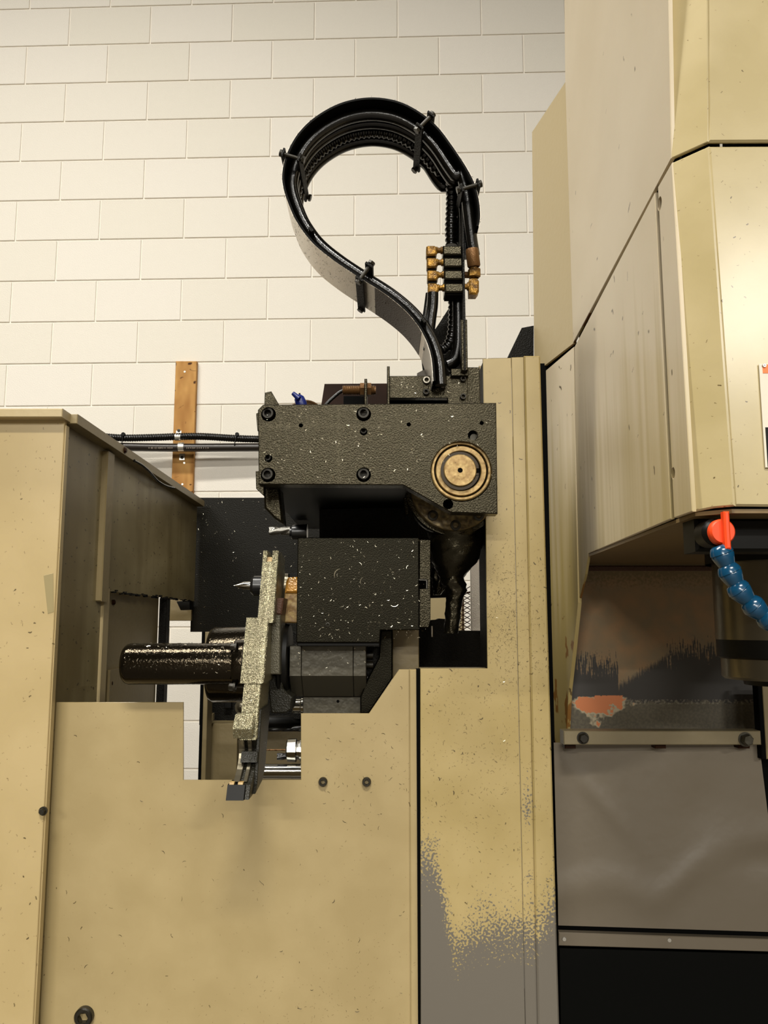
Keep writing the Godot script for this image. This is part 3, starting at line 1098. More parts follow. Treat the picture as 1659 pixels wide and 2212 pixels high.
func build_head() -> void:
	var e2 := Vector3(0.297, 0, -0.8)
	var mf := Vector3(-0.9991, 0, -0.0428).normalized()
	var e1 := Vector3(0.321, 0, -1.36)
	var ms_ := Vector3(-0.986, 0, 0.169).normalized()
	var mc := Vector3(-0.667, 0, 0.744).normalized()
	var e3 := Vector3(0.326, 0, -0.774)
	var mz := Vector3(0, 0, 1)
	var up := thing("upper_head_cover", "upper cream cover of the machine head, above the slanting seam", "cover", Vector3(0.45, 1.95, -1.1))
	exq("side_panel", [1437, -420, 1450, 342, 1238, 741, 1221, 175, 1214, -420], e2, mf, 0.004, M.flank_paint, up)
	exq("rear_wing", [1222, 175, 1239, 742, 1176, 791, 1154, 800, 1149, 285], e1, ms_, 0.004, M.cream, up)
	exq("corner_panel", [1437, -420, 1525, -420, 1530, 306, 1450, 342], e2, mc, 0.004, M.front_paint, up)
	exq("front_panel", [1525, -420, 2600, -420, 2600, 300, 1530, 306], e3, mz, 0.004, M.front_paint, up, 0.002)
	var lo := thing("lower_head_cover", "lower cream cover of the machine head, below the slanting seam and above the nozzle", "cover", Vector3(0.45, 1.6, -1.1))
	exq("side_panel", [1414, 416, 1449, 1121, 1271, 1196, 1264, 1240, 1249, 1302, 1241, 749], e2, mf, 0.004, M.flank_paint, lo)
	exq("bolted_edge", [1421, 404, 1451, 351, 1495, 1105, 1456, 1119], e2, mf, 0.004, M.flank_paint, lo, 0.0008, [[1425, 440, 0.0075], [1454, 1022, 0.0062]])
	exq("corner_panel", [1451, 351, 1531, 315, 1587, 1093, 1540, 1097, 1496, 1106], e2, mc, 0.004, M.front_paint, lo, 0.0015)
	exq("front_panel", [1531, 315, 2600, 311, 2600, 1103, 1587, 1093], e3, mz, 0.004, M.front_paint, lo, 0.002)
	exq("rear_strip", [1179, 800, 1239, 749, 1249, 1302, 1236, 1430, 1229, 1490, 1223, 1606, 1197, 1607], e1, ms_, 0.006, M.flank_paint, lo)
	# black sheets added behind the seams so the gaps look dark
	var core := lo
	exq("inner_side", [1428, -420, 1500, 1100, 1290, 1180, 1256, 1150, 1236, -420], e2 - mf * 0.009, mf, 0.002, M.pitch, core, 0.0)
	exq("inner_corner", [1444, -420, 1528, -420, 1580, 1085, 1502, 1095], e2 - mc * 0.011, mc, 0.002, M.pitch, core, 0.0)
	exq("inner_front", [1534, -420, 2600, -420, 2600, 1085, 1592, 1080], e3 - mz * 0.012, mz, 0.002, M.pitch, core, 0.0)
	exq("inner_rear", [1234, 180, 1252, 1290, 1190, 1290, 1170, 300], e1 - ms_ * 0.009, ms_, 0.002, M.pitch, core, 0.0)
	# underside of the head
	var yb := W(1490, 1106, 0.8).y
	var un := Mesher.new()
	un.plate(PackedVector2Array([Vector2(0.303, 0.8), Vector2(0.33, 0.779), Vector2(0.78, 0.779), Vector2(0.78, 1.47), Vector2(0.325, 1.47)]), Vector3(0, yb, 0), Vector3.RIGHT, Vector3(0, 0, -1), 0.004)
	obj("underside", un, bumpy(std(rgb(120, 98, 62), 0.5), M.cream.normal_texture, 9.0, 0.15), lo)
	var wall := Mesher.new()
	wall.box(Vector3(0.62, yb + 0.4, -1.5), Vector3(0.5, 0.8, 0.01))
	obj("inner_back", wall, M.pitch, core)
	# name plate on the front
	var np := thing("name_plate", "riveted plate with an orange top band at the right edge on the head", "sign", W(1700, 850, 0.772))
	bx("plate", 1647, 786, 1800, 1010, 0.7715, 0.0012, M.white_card, np, 0.0003)
	bx("orange_band", 1647.5, 787, 1800, 806, 0.7711, 0.0005, std(rgb(238, 120, 48), 0.4), np, 0.0)
	bx("black_field", 1656, 923, 1800, 1008, 0.7711, 0.0005, M.black, np, 0.0)
	lz("rivet", 1650.5, 790, 0.7711, [[0, 0.0003], [1.2, 0.0003], [1.4, 0.0014], [3.5, 0.0014], [4.6, 0.0004]], M.zinc, np, 16)


func build_ways() -> void:
	var o := thing("way_cover", "worn brown and grey sheet under the head with an orange primer patch", "cover", W(1430, 1570, 1.41))
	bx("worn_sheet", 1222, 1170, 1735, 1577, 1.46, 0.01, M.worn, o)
	bx("plain_sheet", 1737, 1170, 2300, 1620, 1.465, 0.01, M.black_soft, o)
	bx("upper_fold", 1262, 1222, 1560, 1233, 1.456, 0.006, M.rust, o, 0.002)
	bx("edge_channel", 1641, 1470, 1651, 1640, 1.385, 0.02, M.pitch, o)
	bx("edge_strip", 1651, 1480, 1700, 1640, 1.39, 0.02, M.cream_dirty, o)
	var b := thing("retaining_bar", "flat grey-cream bar with two hex bolts along the foot of the worn sheet", "bar", W(1430, 1594, 1.37))
	bx("bar", 1218, 1579, 1644, 1609, 1.37, 0.03, bumpy(std(rgb(128, 116, 88), 0.4), M.cream.normal_texture, 9.0, 0.15), b, 0.0012)
	hex_bolt("hex_bolt", W(1259, 1594, 1.37), mzv(), 0.0078, 0.009, M.screw, b)
	hex_bolt("hex_bolt", W(1610, 1597, 1.37), mzv(), 0.0092, 0.014, M.grey_steel, b)
	for x in [1232, 1427, 1608]:
		bx("lower_clip", x - 12, 1608, x + 12, 1617, 1.385, 0.02, M.brown, b)
	# dented grey apron below, turned a little to the left
	var p0 := W(1200, 1800, 1.43)
	var m := Vector3(-0.087, 0, 0.996).normalized()
	var g := thing("grey_apron", "dented grey sheet apron below the bolted bar, beside the column foot", "panel", W(1420, 2000, 1.42))
	var ms := Mesher.new()
	var nu := 70
	var nv := 60
	var ux := Vector3.UP.cross(m).normalized()
	var at := func(u: float, v: float) -> Vector3:
		var l := Vector2(1196, 1604).lerp(Vector2(1206, 1999), v)
		var r := Vector2(1640, 1606).lerp(Vector2(1690, 2014), v)
		var q := l.lerp(r, u)
		var dent := 0.0045 * exp(-pow((q.y - 1905.0 + 0.24 * (q.x - 1300.0) - 60.0 * exp(-pow((q.x - 1420.0) / 70.0, 2))) / 40.0, 2))
		dent -= 0.006 * exp(-pow((q.x - 1640.0) / 90.0, 2) - pow((q.y - 1850.0) / 38.0, 2))
		dent -= 0.004 * exp(-pow((q.x - 1520.0) / 60.0, 2) - pow((q.y - 1740.0) / 70.0, 2))
		dent += 0.003 * exp(-pow((q.x - 1290.0 - 0.8 * (q.y - 1720.0)) / 26.0, 2) - pow((q.y - 1740.0) / 80.0, 2))
		return hit(q.x, q.y, p0, m) + m * dent
	var nor := func(u: float, v: float) -> Vector3:
		var du: Vector3 = at.call(u + 0.006, v) - at.call(u - 0.006, v)
		var dv: Vector3 = at.call(u, v + 0.006) - at.call(u, v - 0.006)
		return dv.cross(du).normalized()
	for i in nu:
		for j in nv:
			var u0 := float(i) / nu
			var u1 := float(i + 1) / nu
			var v0 := float(j) / nv
			var v1 := float(j + 1) / nv
			ms.squad(at.call(u0, v0), at.call(u1, v0), at.call(u1, v1), at.call(u0, v1), nor.call(u0, v0), nor.call(u1, v0), nor.call(u1, v1), nor.call(u0, v1))
	obj("sheet", ms, M.grey, g)
	exq("backing", [1200, 1608, 1638, 1610, 1688, 2012, 1208, 1997], p0 - m * 0.008, m, 0.004, M.pitch, g)
	exq("gap_backing", [1190, 1980, 2500, 2010, 2500, 2090, 1190, 2060], p0 - m * 0.014, m, 0.004, M.pitch, g)  # black sheet put behind the gap below the apron to darken it
	exq("support", [1190, 1600, 2500, 1600, 2500, 3000, 1190, 3000], p0 - m * 0.06, m, 0.004, M.pitch, g)
	var s := thing("apron_strip", "narrow grey strip with small screws between the grey apron and black panel", "strip", W(1430, 2030, 1.42))
	exq("strip", [1207, 2014, 2500, 2056, 2500, 2080, 1207, 2043], p0 + m * 0.003, m, 0.012, M.grey, s, 0.001)
	for p in [[1219, 2029], [1446, 2031]]:
		var sm := Mesher.new()
		sm.lathe(hit(p[0], p[1], p0 + m * 0.003, m), m, [Vector2(0, 0.0008), Vector2(0.003, 0.0008), Vector2(0.0038, 0)], 12)
		obj("screw", sm, M.zinc, s)
	var k := exq("glossy_cover", [1208, 2047, 2500, 2084, 2500, 3000, 1222, 3000], p0, m, 0.006, M.glass)
	tag(k, "glossy black panel at the lower right corner below the narrow grey strip", "panel")


func mzv() -> Vector3:
	return Vector3(0, 0, 1)


func build_spindle() -> void:
	var d := 1.08
	var cx := 0.515
	var o := thing("spindle", "silver machine spindle with black ring hanging under the head at right edge", "spindle", Vector3(cx, 1.6, -d))
	var yy := func(py: float) -> float: return W(1600, py, 1.0).y
	var ms := Mesher.new()
	var yb := W(1490, 1106, 0.8).y
	var yl: float = W(1505, 1190, 0.82).y
	var xl: float = W(1503, 1160, 0.82).x
	ms.box(Vector3(xl + 0.19, (yb + yl) / 2 - 0.002, -0.837), Vector3(0.38, yb - yl - 0.003, 0.034), 0.003)
	ms.lathe(Vector3(cx, 0, -d), Vector3.UP, [Vector2(0.09, yl + 0.006), Vector2(0.09, yb - 0.004)], 48)
	obj("mount", ms, M.black, o)
	var lat := func(_k: int, called: String, prof: Array, mt: Material) -> void:
		var q := Mesher.new()
		var pr := []
		for p in prof:
			pr.append(Vector2(p[0], p[1]))
		q.lathe(Vector3(cx, 0, -d), Vector3.UP, pr, 56)
		obj(called, q, mt, o)
	lat.call(0, "barrel", [[0.082, yy.call(1384)], [0.082, yy.call(1175)]], M.silver)
	lat.call(0, "black_ring", [[0.0, yy.call(1428)], [0.078, yy.call(1428)], [0.0815, yy.call(1424)], [0.0815, yy.call(1384)]], M.black)
	lat.call(0, "nose", [[0.0, yy.call(1476)], [0.074, yy.call(1476)], [0.077, yy.call(1470)], [0.077, yy.call(1426)]], M.silver)
	lat.call(0, "bore_shadow", [[0.0, yy.call(1490)], [0.05, yy.call(1490)], [0.052, yy.call(1474)]], M.black)
	# coolant nozzle
	var dn := 0.785
	var n := thing("coolant_nozzle", "blue segmented coolant hose with an orange tap in front of the spindle", "coolant hose", W(1560, 1150, dn))
	lz("tap_body", 1545, 1150, dn + 0.008, [[0, 0.004], [22, 0.004], [30, 0.0], [30, -0.02]], M.black, n)
	lz("tap_disc", 1559, 1149, dn, [[0, 0.004], [24, 0.004], [27.5, 0.002], [28, 0.0], [28, -0.006], [0, -0.006]], M.orange, n, 40)
	var bar := Mesher.new()
	var c := W(1562, 1148, dn)
	bar.box(c + Vector3(0, 0, 0.007), Vector3(0.0055, 0.036, 0.008), 0.0015)
	obj("tap_handle", bar, M.orange, n)
	var pts := []
	for p in [[1553, 1178], [1560, 1197], [1577, 1237], [1597, 1275], [1628, 1310], [1660, 1338], [1690, 1362]]:
		pts.append(W(p[0], p[1], dn))
	var s := S(1560, 1200, dn)
	for i in range(1, 6):
		var a: Vector3 = pts[i]
		var dir: Vector3 = (pts[i + 1] - pts[i]).normalized()
		var q := Mesher.new()
		q.lathe(a, dir, [Vector2(12 * s, -20 * s), Vector2(19 * s, -17 * s), Vector2(23.5 * s, -8 * s), Vector2(25 * s, -1 * s), Vector2(23.5 * s, 0.5 * s), Vector2(24.2 * s, 3 * s), Vector2(22 * s, 12 * s), Vector2(17.5 * s, 26 * s), Vector2(15 * s, 31 * s), Vector2(0, 31 * s)], 28)
		obj("segment", q, M.blue, n)


func build_changer() -> void:
	var d := 1.15
	var o := thing("changer_carriage", "oily black carriage plate with cap screws and a bronze-coloured bearing", "machine part", W(815, 960, 1.2))
	var holes := [[580, 895, 16], [785.5, 894.5, 16], [579, 1026, 16], [785.5, 1025.5, 16], [580, 990, 8.6], [785.5, 932.5, 8.2], [650, 919, 4.7], [883, 917, 4.7], [1040.5, 913.6, 4.7], [1021.5, 940, 11], [968, 1089, 11.2], [996.5, 1018, 67]]
	ex("face_plate", [568, 874, 1072, 870, 1075, 1110, 974, 1107, 871, 1048, 559, 1046, 557, 885], d, 0.028, M.oily, o, 0.0012, holes)
	var pit := ex("hole_floor", [570, 880, 1068, 876, 1071, 1106, 975, 1104, 872, 1045, 570, 1043], d + 0.0285, 0.003, M.pitch, o)
	pit.set_meta("label", "black bottoms of the bored holes")
	for p in [[580, 895], [785.5, 894.5], [579, 1026], [785.5, 1025.5]]:
		cap_screw("cap_screw", p[0], p[1], d + 0.012, 13.5, 0.009, M.screw, o)
	for p in [[580, 990], [785.5, 932.5]]:
		cap_screw("set_screw", p[0], p[1], d + 0.014, 7.4, 0.008, M.screw, o)
	lz("plug", 1024, 946, d + 0.012, [[0, 0.001], [9, 0.001], [9, -0.01]], M.grey_steel, o, 16)
	# bearing
	var bx_ := 996.0
	var by := 1017.0
	var q := lz("outer_race", bx_, by, d + 0.009, [[58, -0.004], [58, 0.001], [59, 0.002], [63, 0.002], [65.5, 0.0005], [65.5, -0.015]], M.race, o, 56)
	q.set_meta("label", "gold-brown outer bearing ring")
	lz("dust_shield", bx_, by, d + 0.008, [[43, -0.006], [43, 0.0005], [44.5, 0.0015], [53.5, 0.0015], [55, 0.0], [55, -0.006]], M.race, o, 56)
	lz("gap_ring", bx_, by, d + 0.014, [[0, 0.0], [66.5, 0.0]], M.pitch, o, 40)
	var sr := Mesher.new()
	var s := S(bx_, by, d)
	for i in 40:
		var a0 := 0.16 + (TAU - 0.32) * i / 40
		var a1 := 0.16 + (TAU - 0.32) * (i + 1) / 40
		var r0 := 36.0 * s
		var r1 := 42.0 * s
		var cc := W(bx_ - 2, by, d + 0.002)
		var e0 := Vector3(cos(a0), sin(a0), 0)
		var e1 := Vector3(cos(a1), sin(a1), 0)
		var zz := Vector3(0, 0, -0.003)
		sr.quad(cc + e0 * r0, cc + e1 * r0, cc + e1 * r1, cc + e0 * r1, mzv())
		sr.quad(cc + e0 * r1, cc + e1 * r1, cc + e1 * r1 + zz, cc + e0 * r1 + zz, (e0 + e1).normalized())
		sr.quad(cc + e0 * r0, cc + e1 * r0, cc + e1 * r0 + zz, cc + e0 * r0 + zz, -(e0 + e1).normalized())
	for t in [-0.2, 0.2]:
		var cc := W(bx_ - 2, by, d + 0.002) + Vector3(cos(t), sin(t), 0) * 38.0 * s
		sr.box(cc + Vector3(0, 0, -0.001), Vector3(0.005, 0.0038, 0.0032), 0.0006)
	obj("snap_ring", sr, M.race_dark, o)
	lz("shaft_end", bx_ - 2, by - 1, d, [[0, -0.012], [5.2, -0.012], [5.5, 0.0005], [33.5, 0.0005], [35.5, -0.001], [35.5, -0.02]], M.race, o, 44)
	lz("centre_hole", bx_ - 2, by - 1, d, [[0, -0.0015], [5.4, -0.0015]], M.pitch, o, 20)
	# body behind the plate
	ex("carriage_body", [569, 882, 905, 880, 905, 1049, 569, 1049], d + 0.033, 0.55, M.inky, o, 0.002)
	ex("neck", [690, 1100, 905, 1095, 905, 1166, 690, 1168], 1.42, 0.2, M.black_soft, o)
	ex("rear_block", [880, 1062, 975, 1062, 975, 1225, 880, 1225], 1.44, 0.15, M.black_soft, o)
	ex("corner_block", [552, 1018, 570, 1016, 570, 1071, 553, 1055], d + 0.01, 0.02, M.oily, o)
	ex("side_boss", [553, 893, 560, 890, 560, 932, 556, 930], d + 0.006, 0.02, M.oily, o)
	ex("hanging_lug", [569, 1050, 604, 1050, 612, 1132, 594, 1121, 571, 1097], d + 0.06, 0.04, M.oily, o, 0.003)
	ex("wedge_block", [572, 848, 586, 845, 604, 876, 571, 876], d + 0.04, 0.03, M.oily, o)
	ex("inner_rib", [868, 1049, 880, 1056, 884, 1112, 876, 1114], 1.30, 0.03, M.oily, o, 0.002)
	chips("metal_chip", o, 420, 46, 0.0012, 0.0042, M.chip, on_face(565, 880, 1065, 1040, d))
	# flange disc under the plate
	var f := thing("pivot_flange", "olive-brown round flange with three cap screws under the carriage plate corner", "machine part", W(981, 1060, 1.24))
	lz("flange", 981, 1054, 1.235, [[0, 0.004], [91, 0.004], [93, 0.0025], [93, -0.02]], M.tan_steel, f, 56)
	lz("backing_ring", 981, 1054, 1.252, [[88, 0.0], [103, 0.0], [105, -0.002], [105, -0.03]], M.oily, f, 56)
	for p in [[935, 1114], [984, 1135], [1034, 1114]]:
		cap_screw("cap_screw", p[0], p[1], 1.232, 11.5, 0.004, M.screw, f)
	# greasy casting below it
	var c := thing("pivot_housing", "grease-caked black casting with a lumpy stem left of the column cover", "machine part", W(982, 1240, 1.28))
	lump(c, "cup", [[985, 1128, 62], [985, 1140, 64], [986, 1165, 60], [984, 1195, 54], [982, 1215, 47], [978, 1235, 34], [976, 1250, 24]], 1.29, 0.08)
	lump(c, "stem", [[972, 1232, 22], [978, 1255, 26], [985, 1275, 23], [982, 1292, 19], [979, 1320, 17], [977, 1345, 16], [974, 1368, 15]], 1.29, 0.2)
	lump(c, "left_lump", [[940, 1228, 10], [946, 1245, 16], [950, 1262, 15], [944, 1285, 8]], 1.33, 0.3)


func lump(parent: Node3D, called: String, rows: Array, d: float, rough: float) -> void:
	var ms := Mesher.new()
	var f := noise(1.3, called.length(), 3)
	var seg := 30
	var sub := 5
	var pts := PackedVector3Array()
	for r in rows:
		pts.append(Vector3(r[0], r[1], r[2]))
	pts = smooth(pts, sub)
	var grid := []
	for i in pts.size():
		var q := pts[i]
		var c := W(q.x, q.y, d)
		var rr := q.z * S(q.x, q.y, d)
		var row := PackedVector3Array()
		for j in seg:
			var t := TAU * j / seg
			var k := 1.0 + rough * f.get_noise_3d(cos(t) * 1.2, q.y * 0.045, sin(t) * 1.2)
			row.append(c + Vector3(cos(t), 0, sin(t)) * rr * k)
		grid.append(row)
	for i in pts.size() - 1:
		for j in seg:
			var l := (j + 1) % seg
			var nn := func(a: int, b: int) -> Vector3:
				var du: Vector3 = grid[a][(b + 1) % seg] - grid[a][(b + seg - 1) % seg]
				var dv: Vector3 = grid[mini(a + 1, pts.size() - 1)][b] - grid[maxi(a - 1, 0)][b]
				var m := du.cross(dv).normalized()
				var out: Vector3 = grid[a][b] - W(pts[a].x, pts[a].y, d)
				return m if m.dot(out) > 0 else -m
			ms.squad(grid[i][j], grid[i][l], grid[i + 1][l], grid[i + 1][j], nn.call(i, j), nn.call(i, l), nn.call(i + 1, l), nn.call(i + 1, j))
	var e: PackedVector3Array = grid[grid.size() - 1]
	for j in seg:
		ms.tri(W(pts[-1].x, pts[-1].y, d), e[j], e[(j + 1) % seg], Vector3.DOWN, Vector3.DOWN, Vector3.DOWN)
	obj(called, ms, M.oily, parent)


func build_top() -> void:
	var o := thing("top_bracket", "black oily angle bracket with bolts standing on the carriage plate", "bracket", W(925, 870, 1.2))
	ex("plate", [838, 812, 1010, 811, 1010, 873, 967, 873, 967, 860, 838, 860], 1.2, 0.012, M.oily, o)
	bx("end_flange", 836, 791, 842, 874, 1.19, 0.06, M.oily, o)
	bx("slot_bar", 842, 859, 967, 876, 1.23, 0.02, M.pitch, o)  # black bar added behind the slot so it looks dark
	bx("rear_plate", 1006, 793, 1037, 874, 1.215, 0.02, M.oily, o)
	bx("pale_sheet", 1035, 790, 1046, 880, 1.32, 0.004, M.cream, o)
	for p in [[921, 822.5, 8.5], [920, 848, 7], [1000, 820, 6.5], [1000, 858, 7]]:
		cap_screw("cap_screw", p[0], p[1], 1.2, p[2], 0.006, M.bright_screw if p[2] > 8 else M.screw, o)
	chips("metal_chip", o, 150, 47, 0.0012, 0.004, M.chip, on_face(845, 814, 1005, 858, 1.2))
	var m := ex("motor_cover", [701, 829, 840, 828, 840, 880, 693, 880], 1.36, 0.1, M.brown)
	tag(m, "dark brown motor cover behind the sensor on top of the carriage", "cover")
	var s := thing("proximity_sensor", "bronze threaded proximity sensor with a black lead above the carriage plate", "sensor", W(776, 850, 1.24))
	var prof := [[740, 0], [740, 8.5]]
	for i in 18:
		prof.append([741.0 + i * 3.9, 10.4])
		prof.append([743.0 + i * 3.9, 9.2])
	prof.append([812, 9.5])
	prof.append([812, 0])
	lx("barrel", 843, 1.24, prof, M.bronze, s, 20)
	lx("hex_nut", 842, 1.24, [[778, 9], [778, 15], [787, 15], [787, 9]], M.bronze, s, 6, true)
	lx("hex_nut", 842, 1.24, [[793, 9], [793, 15], [802, 15], [802, 9]], M.bronze, s, 6, true)
	bx("mount_plate", 787, 818, 793, 876, 1.215, 0.05, M.oily, s)
	var t := Mesher.new()
	t.tube(path([742, 843, 733, 848, 722, 857, 710, 868, 698, 882], 1.24), 0.0028, 10)
	obj("lead", t, M.rubber, s)
	var k := bx("dark_slot", 742, 855, 786, 880, 1.3, 0.03, M.pitch)  # solid black box painted as the darkness of a slot
	tag(k, "black block standing in for the dark slot under the bronze sensor", "block")
	var r := lz("pulley", 659, 906, 1.3, [[0, 0.002], [36, 0.002], [40, 0.004], [43, 0.002], [43, -0.03]], std(rgb(70, 48, 22), 0.4, 0.3), self, 40)
	tag(r, "rounded brown pulley rim peeping over the carriage plate beside the blue tap", "pulley")
	var b := thing("blue_tap", "small dark blue tap with a slanted lever on the carriage top edge", "tap", W(648, 870, 1.19))
	var q := Mesher.new()
	q.lathe(W(654, 880, 1.19), W(643, 852, 1.19) - W(654, 880, 1.19), [Vector2(0.007, 0), Vector2(0.0085, 0.006), Vector2(0.0075, 0.015), Vector2(0.004, 0.0195), Vector2(0, 0.02)], 20)
	obj("body", q, M.navy, b)
	q = Mesher.new()
	q.lathe(W(646, 861, 1.18), W(631, 848, 1.18) - W(646, 861, 1.18), [Vector2(0.0042, 0), Vector2(0.0032, 0.011), Vector2(0.0028, 0.0125), Vector2(0, 0.013)], 16)
	obj("lever", q, M.navy, b)
	q = Mesher.new()
	q.lathe(W(647, 858, 1.19), Vector3.UP, [Vector2(0.0014, 0), Vector2(0.0014, 0.006), Vector2(0, 0.006)], 8)
	obj("peg", q, M.black, b)


func build_box() -> void:
	var o := thing("gear_case", "square black oily case speckled with metal chips below the carriage", "machine part", W(775, 1280, 1.27))
	ex("case", [643, 1161, 905, 1161, 905, 1361, 822, 1361, 820, 1388, 640, 1388], 1.24, 0.11, M.oily_fine, o, 0.0012)
	ex("side_plate", [906, 1165, 930, 1166, 930, 1340, 926, 1355, 906, 1355, 906, 1272, 923, 1271, 923, 1252, 906, 1251], 1.25, 0.03, M.oily, o)
	cap_screw("small_screw", 708, 1350, 1.24, 5.5, 0.002, M.screw, o)
	chips("metal_chip", o, 520, 48, 0.0012, 0.0042, M.chip, on_face(646, 1165, 925, 1384, 1.2395))
	chips("long_chip", o, 16, 49, 0.005, 0.016, M.chip, on_face(660, 1180, 890, 1370, 1.2395), 0.022)
	bx("bottom_lip", 642, 1388, 820, 1396, 1.246, 0.09, M.black, o)
	# stepped drum of steel plates underneath
	var g := thing("plate_drum", "greenish steel drum of three bolted plates below the black case", "machine part", W(708, 1450, 1.33))
	for r in [[626, 651.2], [652.2, 763], [764, 791]]:
		var ms := Mesher.new()
		var xr := W(r[1], 1430, 1.28).x
		var xl := W(r[0], 1430, 1.28).x
		var q := PackedVector2Array([Vector2(1.28, W(700, 1396, 1.28).y), Vector2(1.28, W(700, 1460, 1.28).y), Vector2(1.315, W(700, 1504, 1.315).y), Vector2(1.42, W(700, 1504, 1.315).y), Vector2(1.42, W(700, 1396, 1.28).y)])
		ms.plate(q, Vector3(xr, 0, 0), Vector3(0, 0, -1), Vector3.UP, xr - xl, 0.001)
		obj("drum_plate", ms, M.grey_steel, g)
	bx("base_plate", 654, 1504, 798, 1560, 1.325, 0.08, M.grey_steel, g)
	lz("bolt_hole", 730, 1515, 1.3248, [[0, 0.0004], [3.2, 0.0004]], M.pitch, g, 14)
	bx("bolt_block", 791, 1397, 822, 1462, 1.31, 0.06, M.black_soft, g)
	for y in [1415, 1436]:
		lx("bolt_head", y, 1.305, [[791, 0], [791, 8], [806, 8], [806, 0]], M.screw, g, 18)
	ex("casting_arm", [822, 1361, 848, 1361, 848, 1466, 797, 1541, 778, 1541, 778, 1505, 793, 1468, 818, 1420], 1.30, 0.07, M.oily_fine, g, 0.002)
	chips("metal_chip", g, 90, 50, 0.0012, 0.004, M.chip, on_face(630, 1400, 790, 1458, 1.2795))
	bx("cream_filler", 848, 1361, 905, 1500, 1.36, 0.01, M.cream_dirty, g)
	# hydraulic block at the left of the case
	var h := thing("amber_block", "tan block with a glossy amber grease cap left of the black case", "machine part", W(628, 1300, 1.3))
	bx("tan_block", 614, 1281, 646, 1346, 1.29, 0.04, M.bone, h, 0.002)
	ex("grease_cap", [615, 1281, 646, 1281, 646, 1246, 622, 1247, 618, 1256], 1.287, 0.04, M.amber, h, 0.003)
	bx("dark_insert", 622, 1238, 646, 1252, 1.295, 0.03, M.black, h, 0.002)


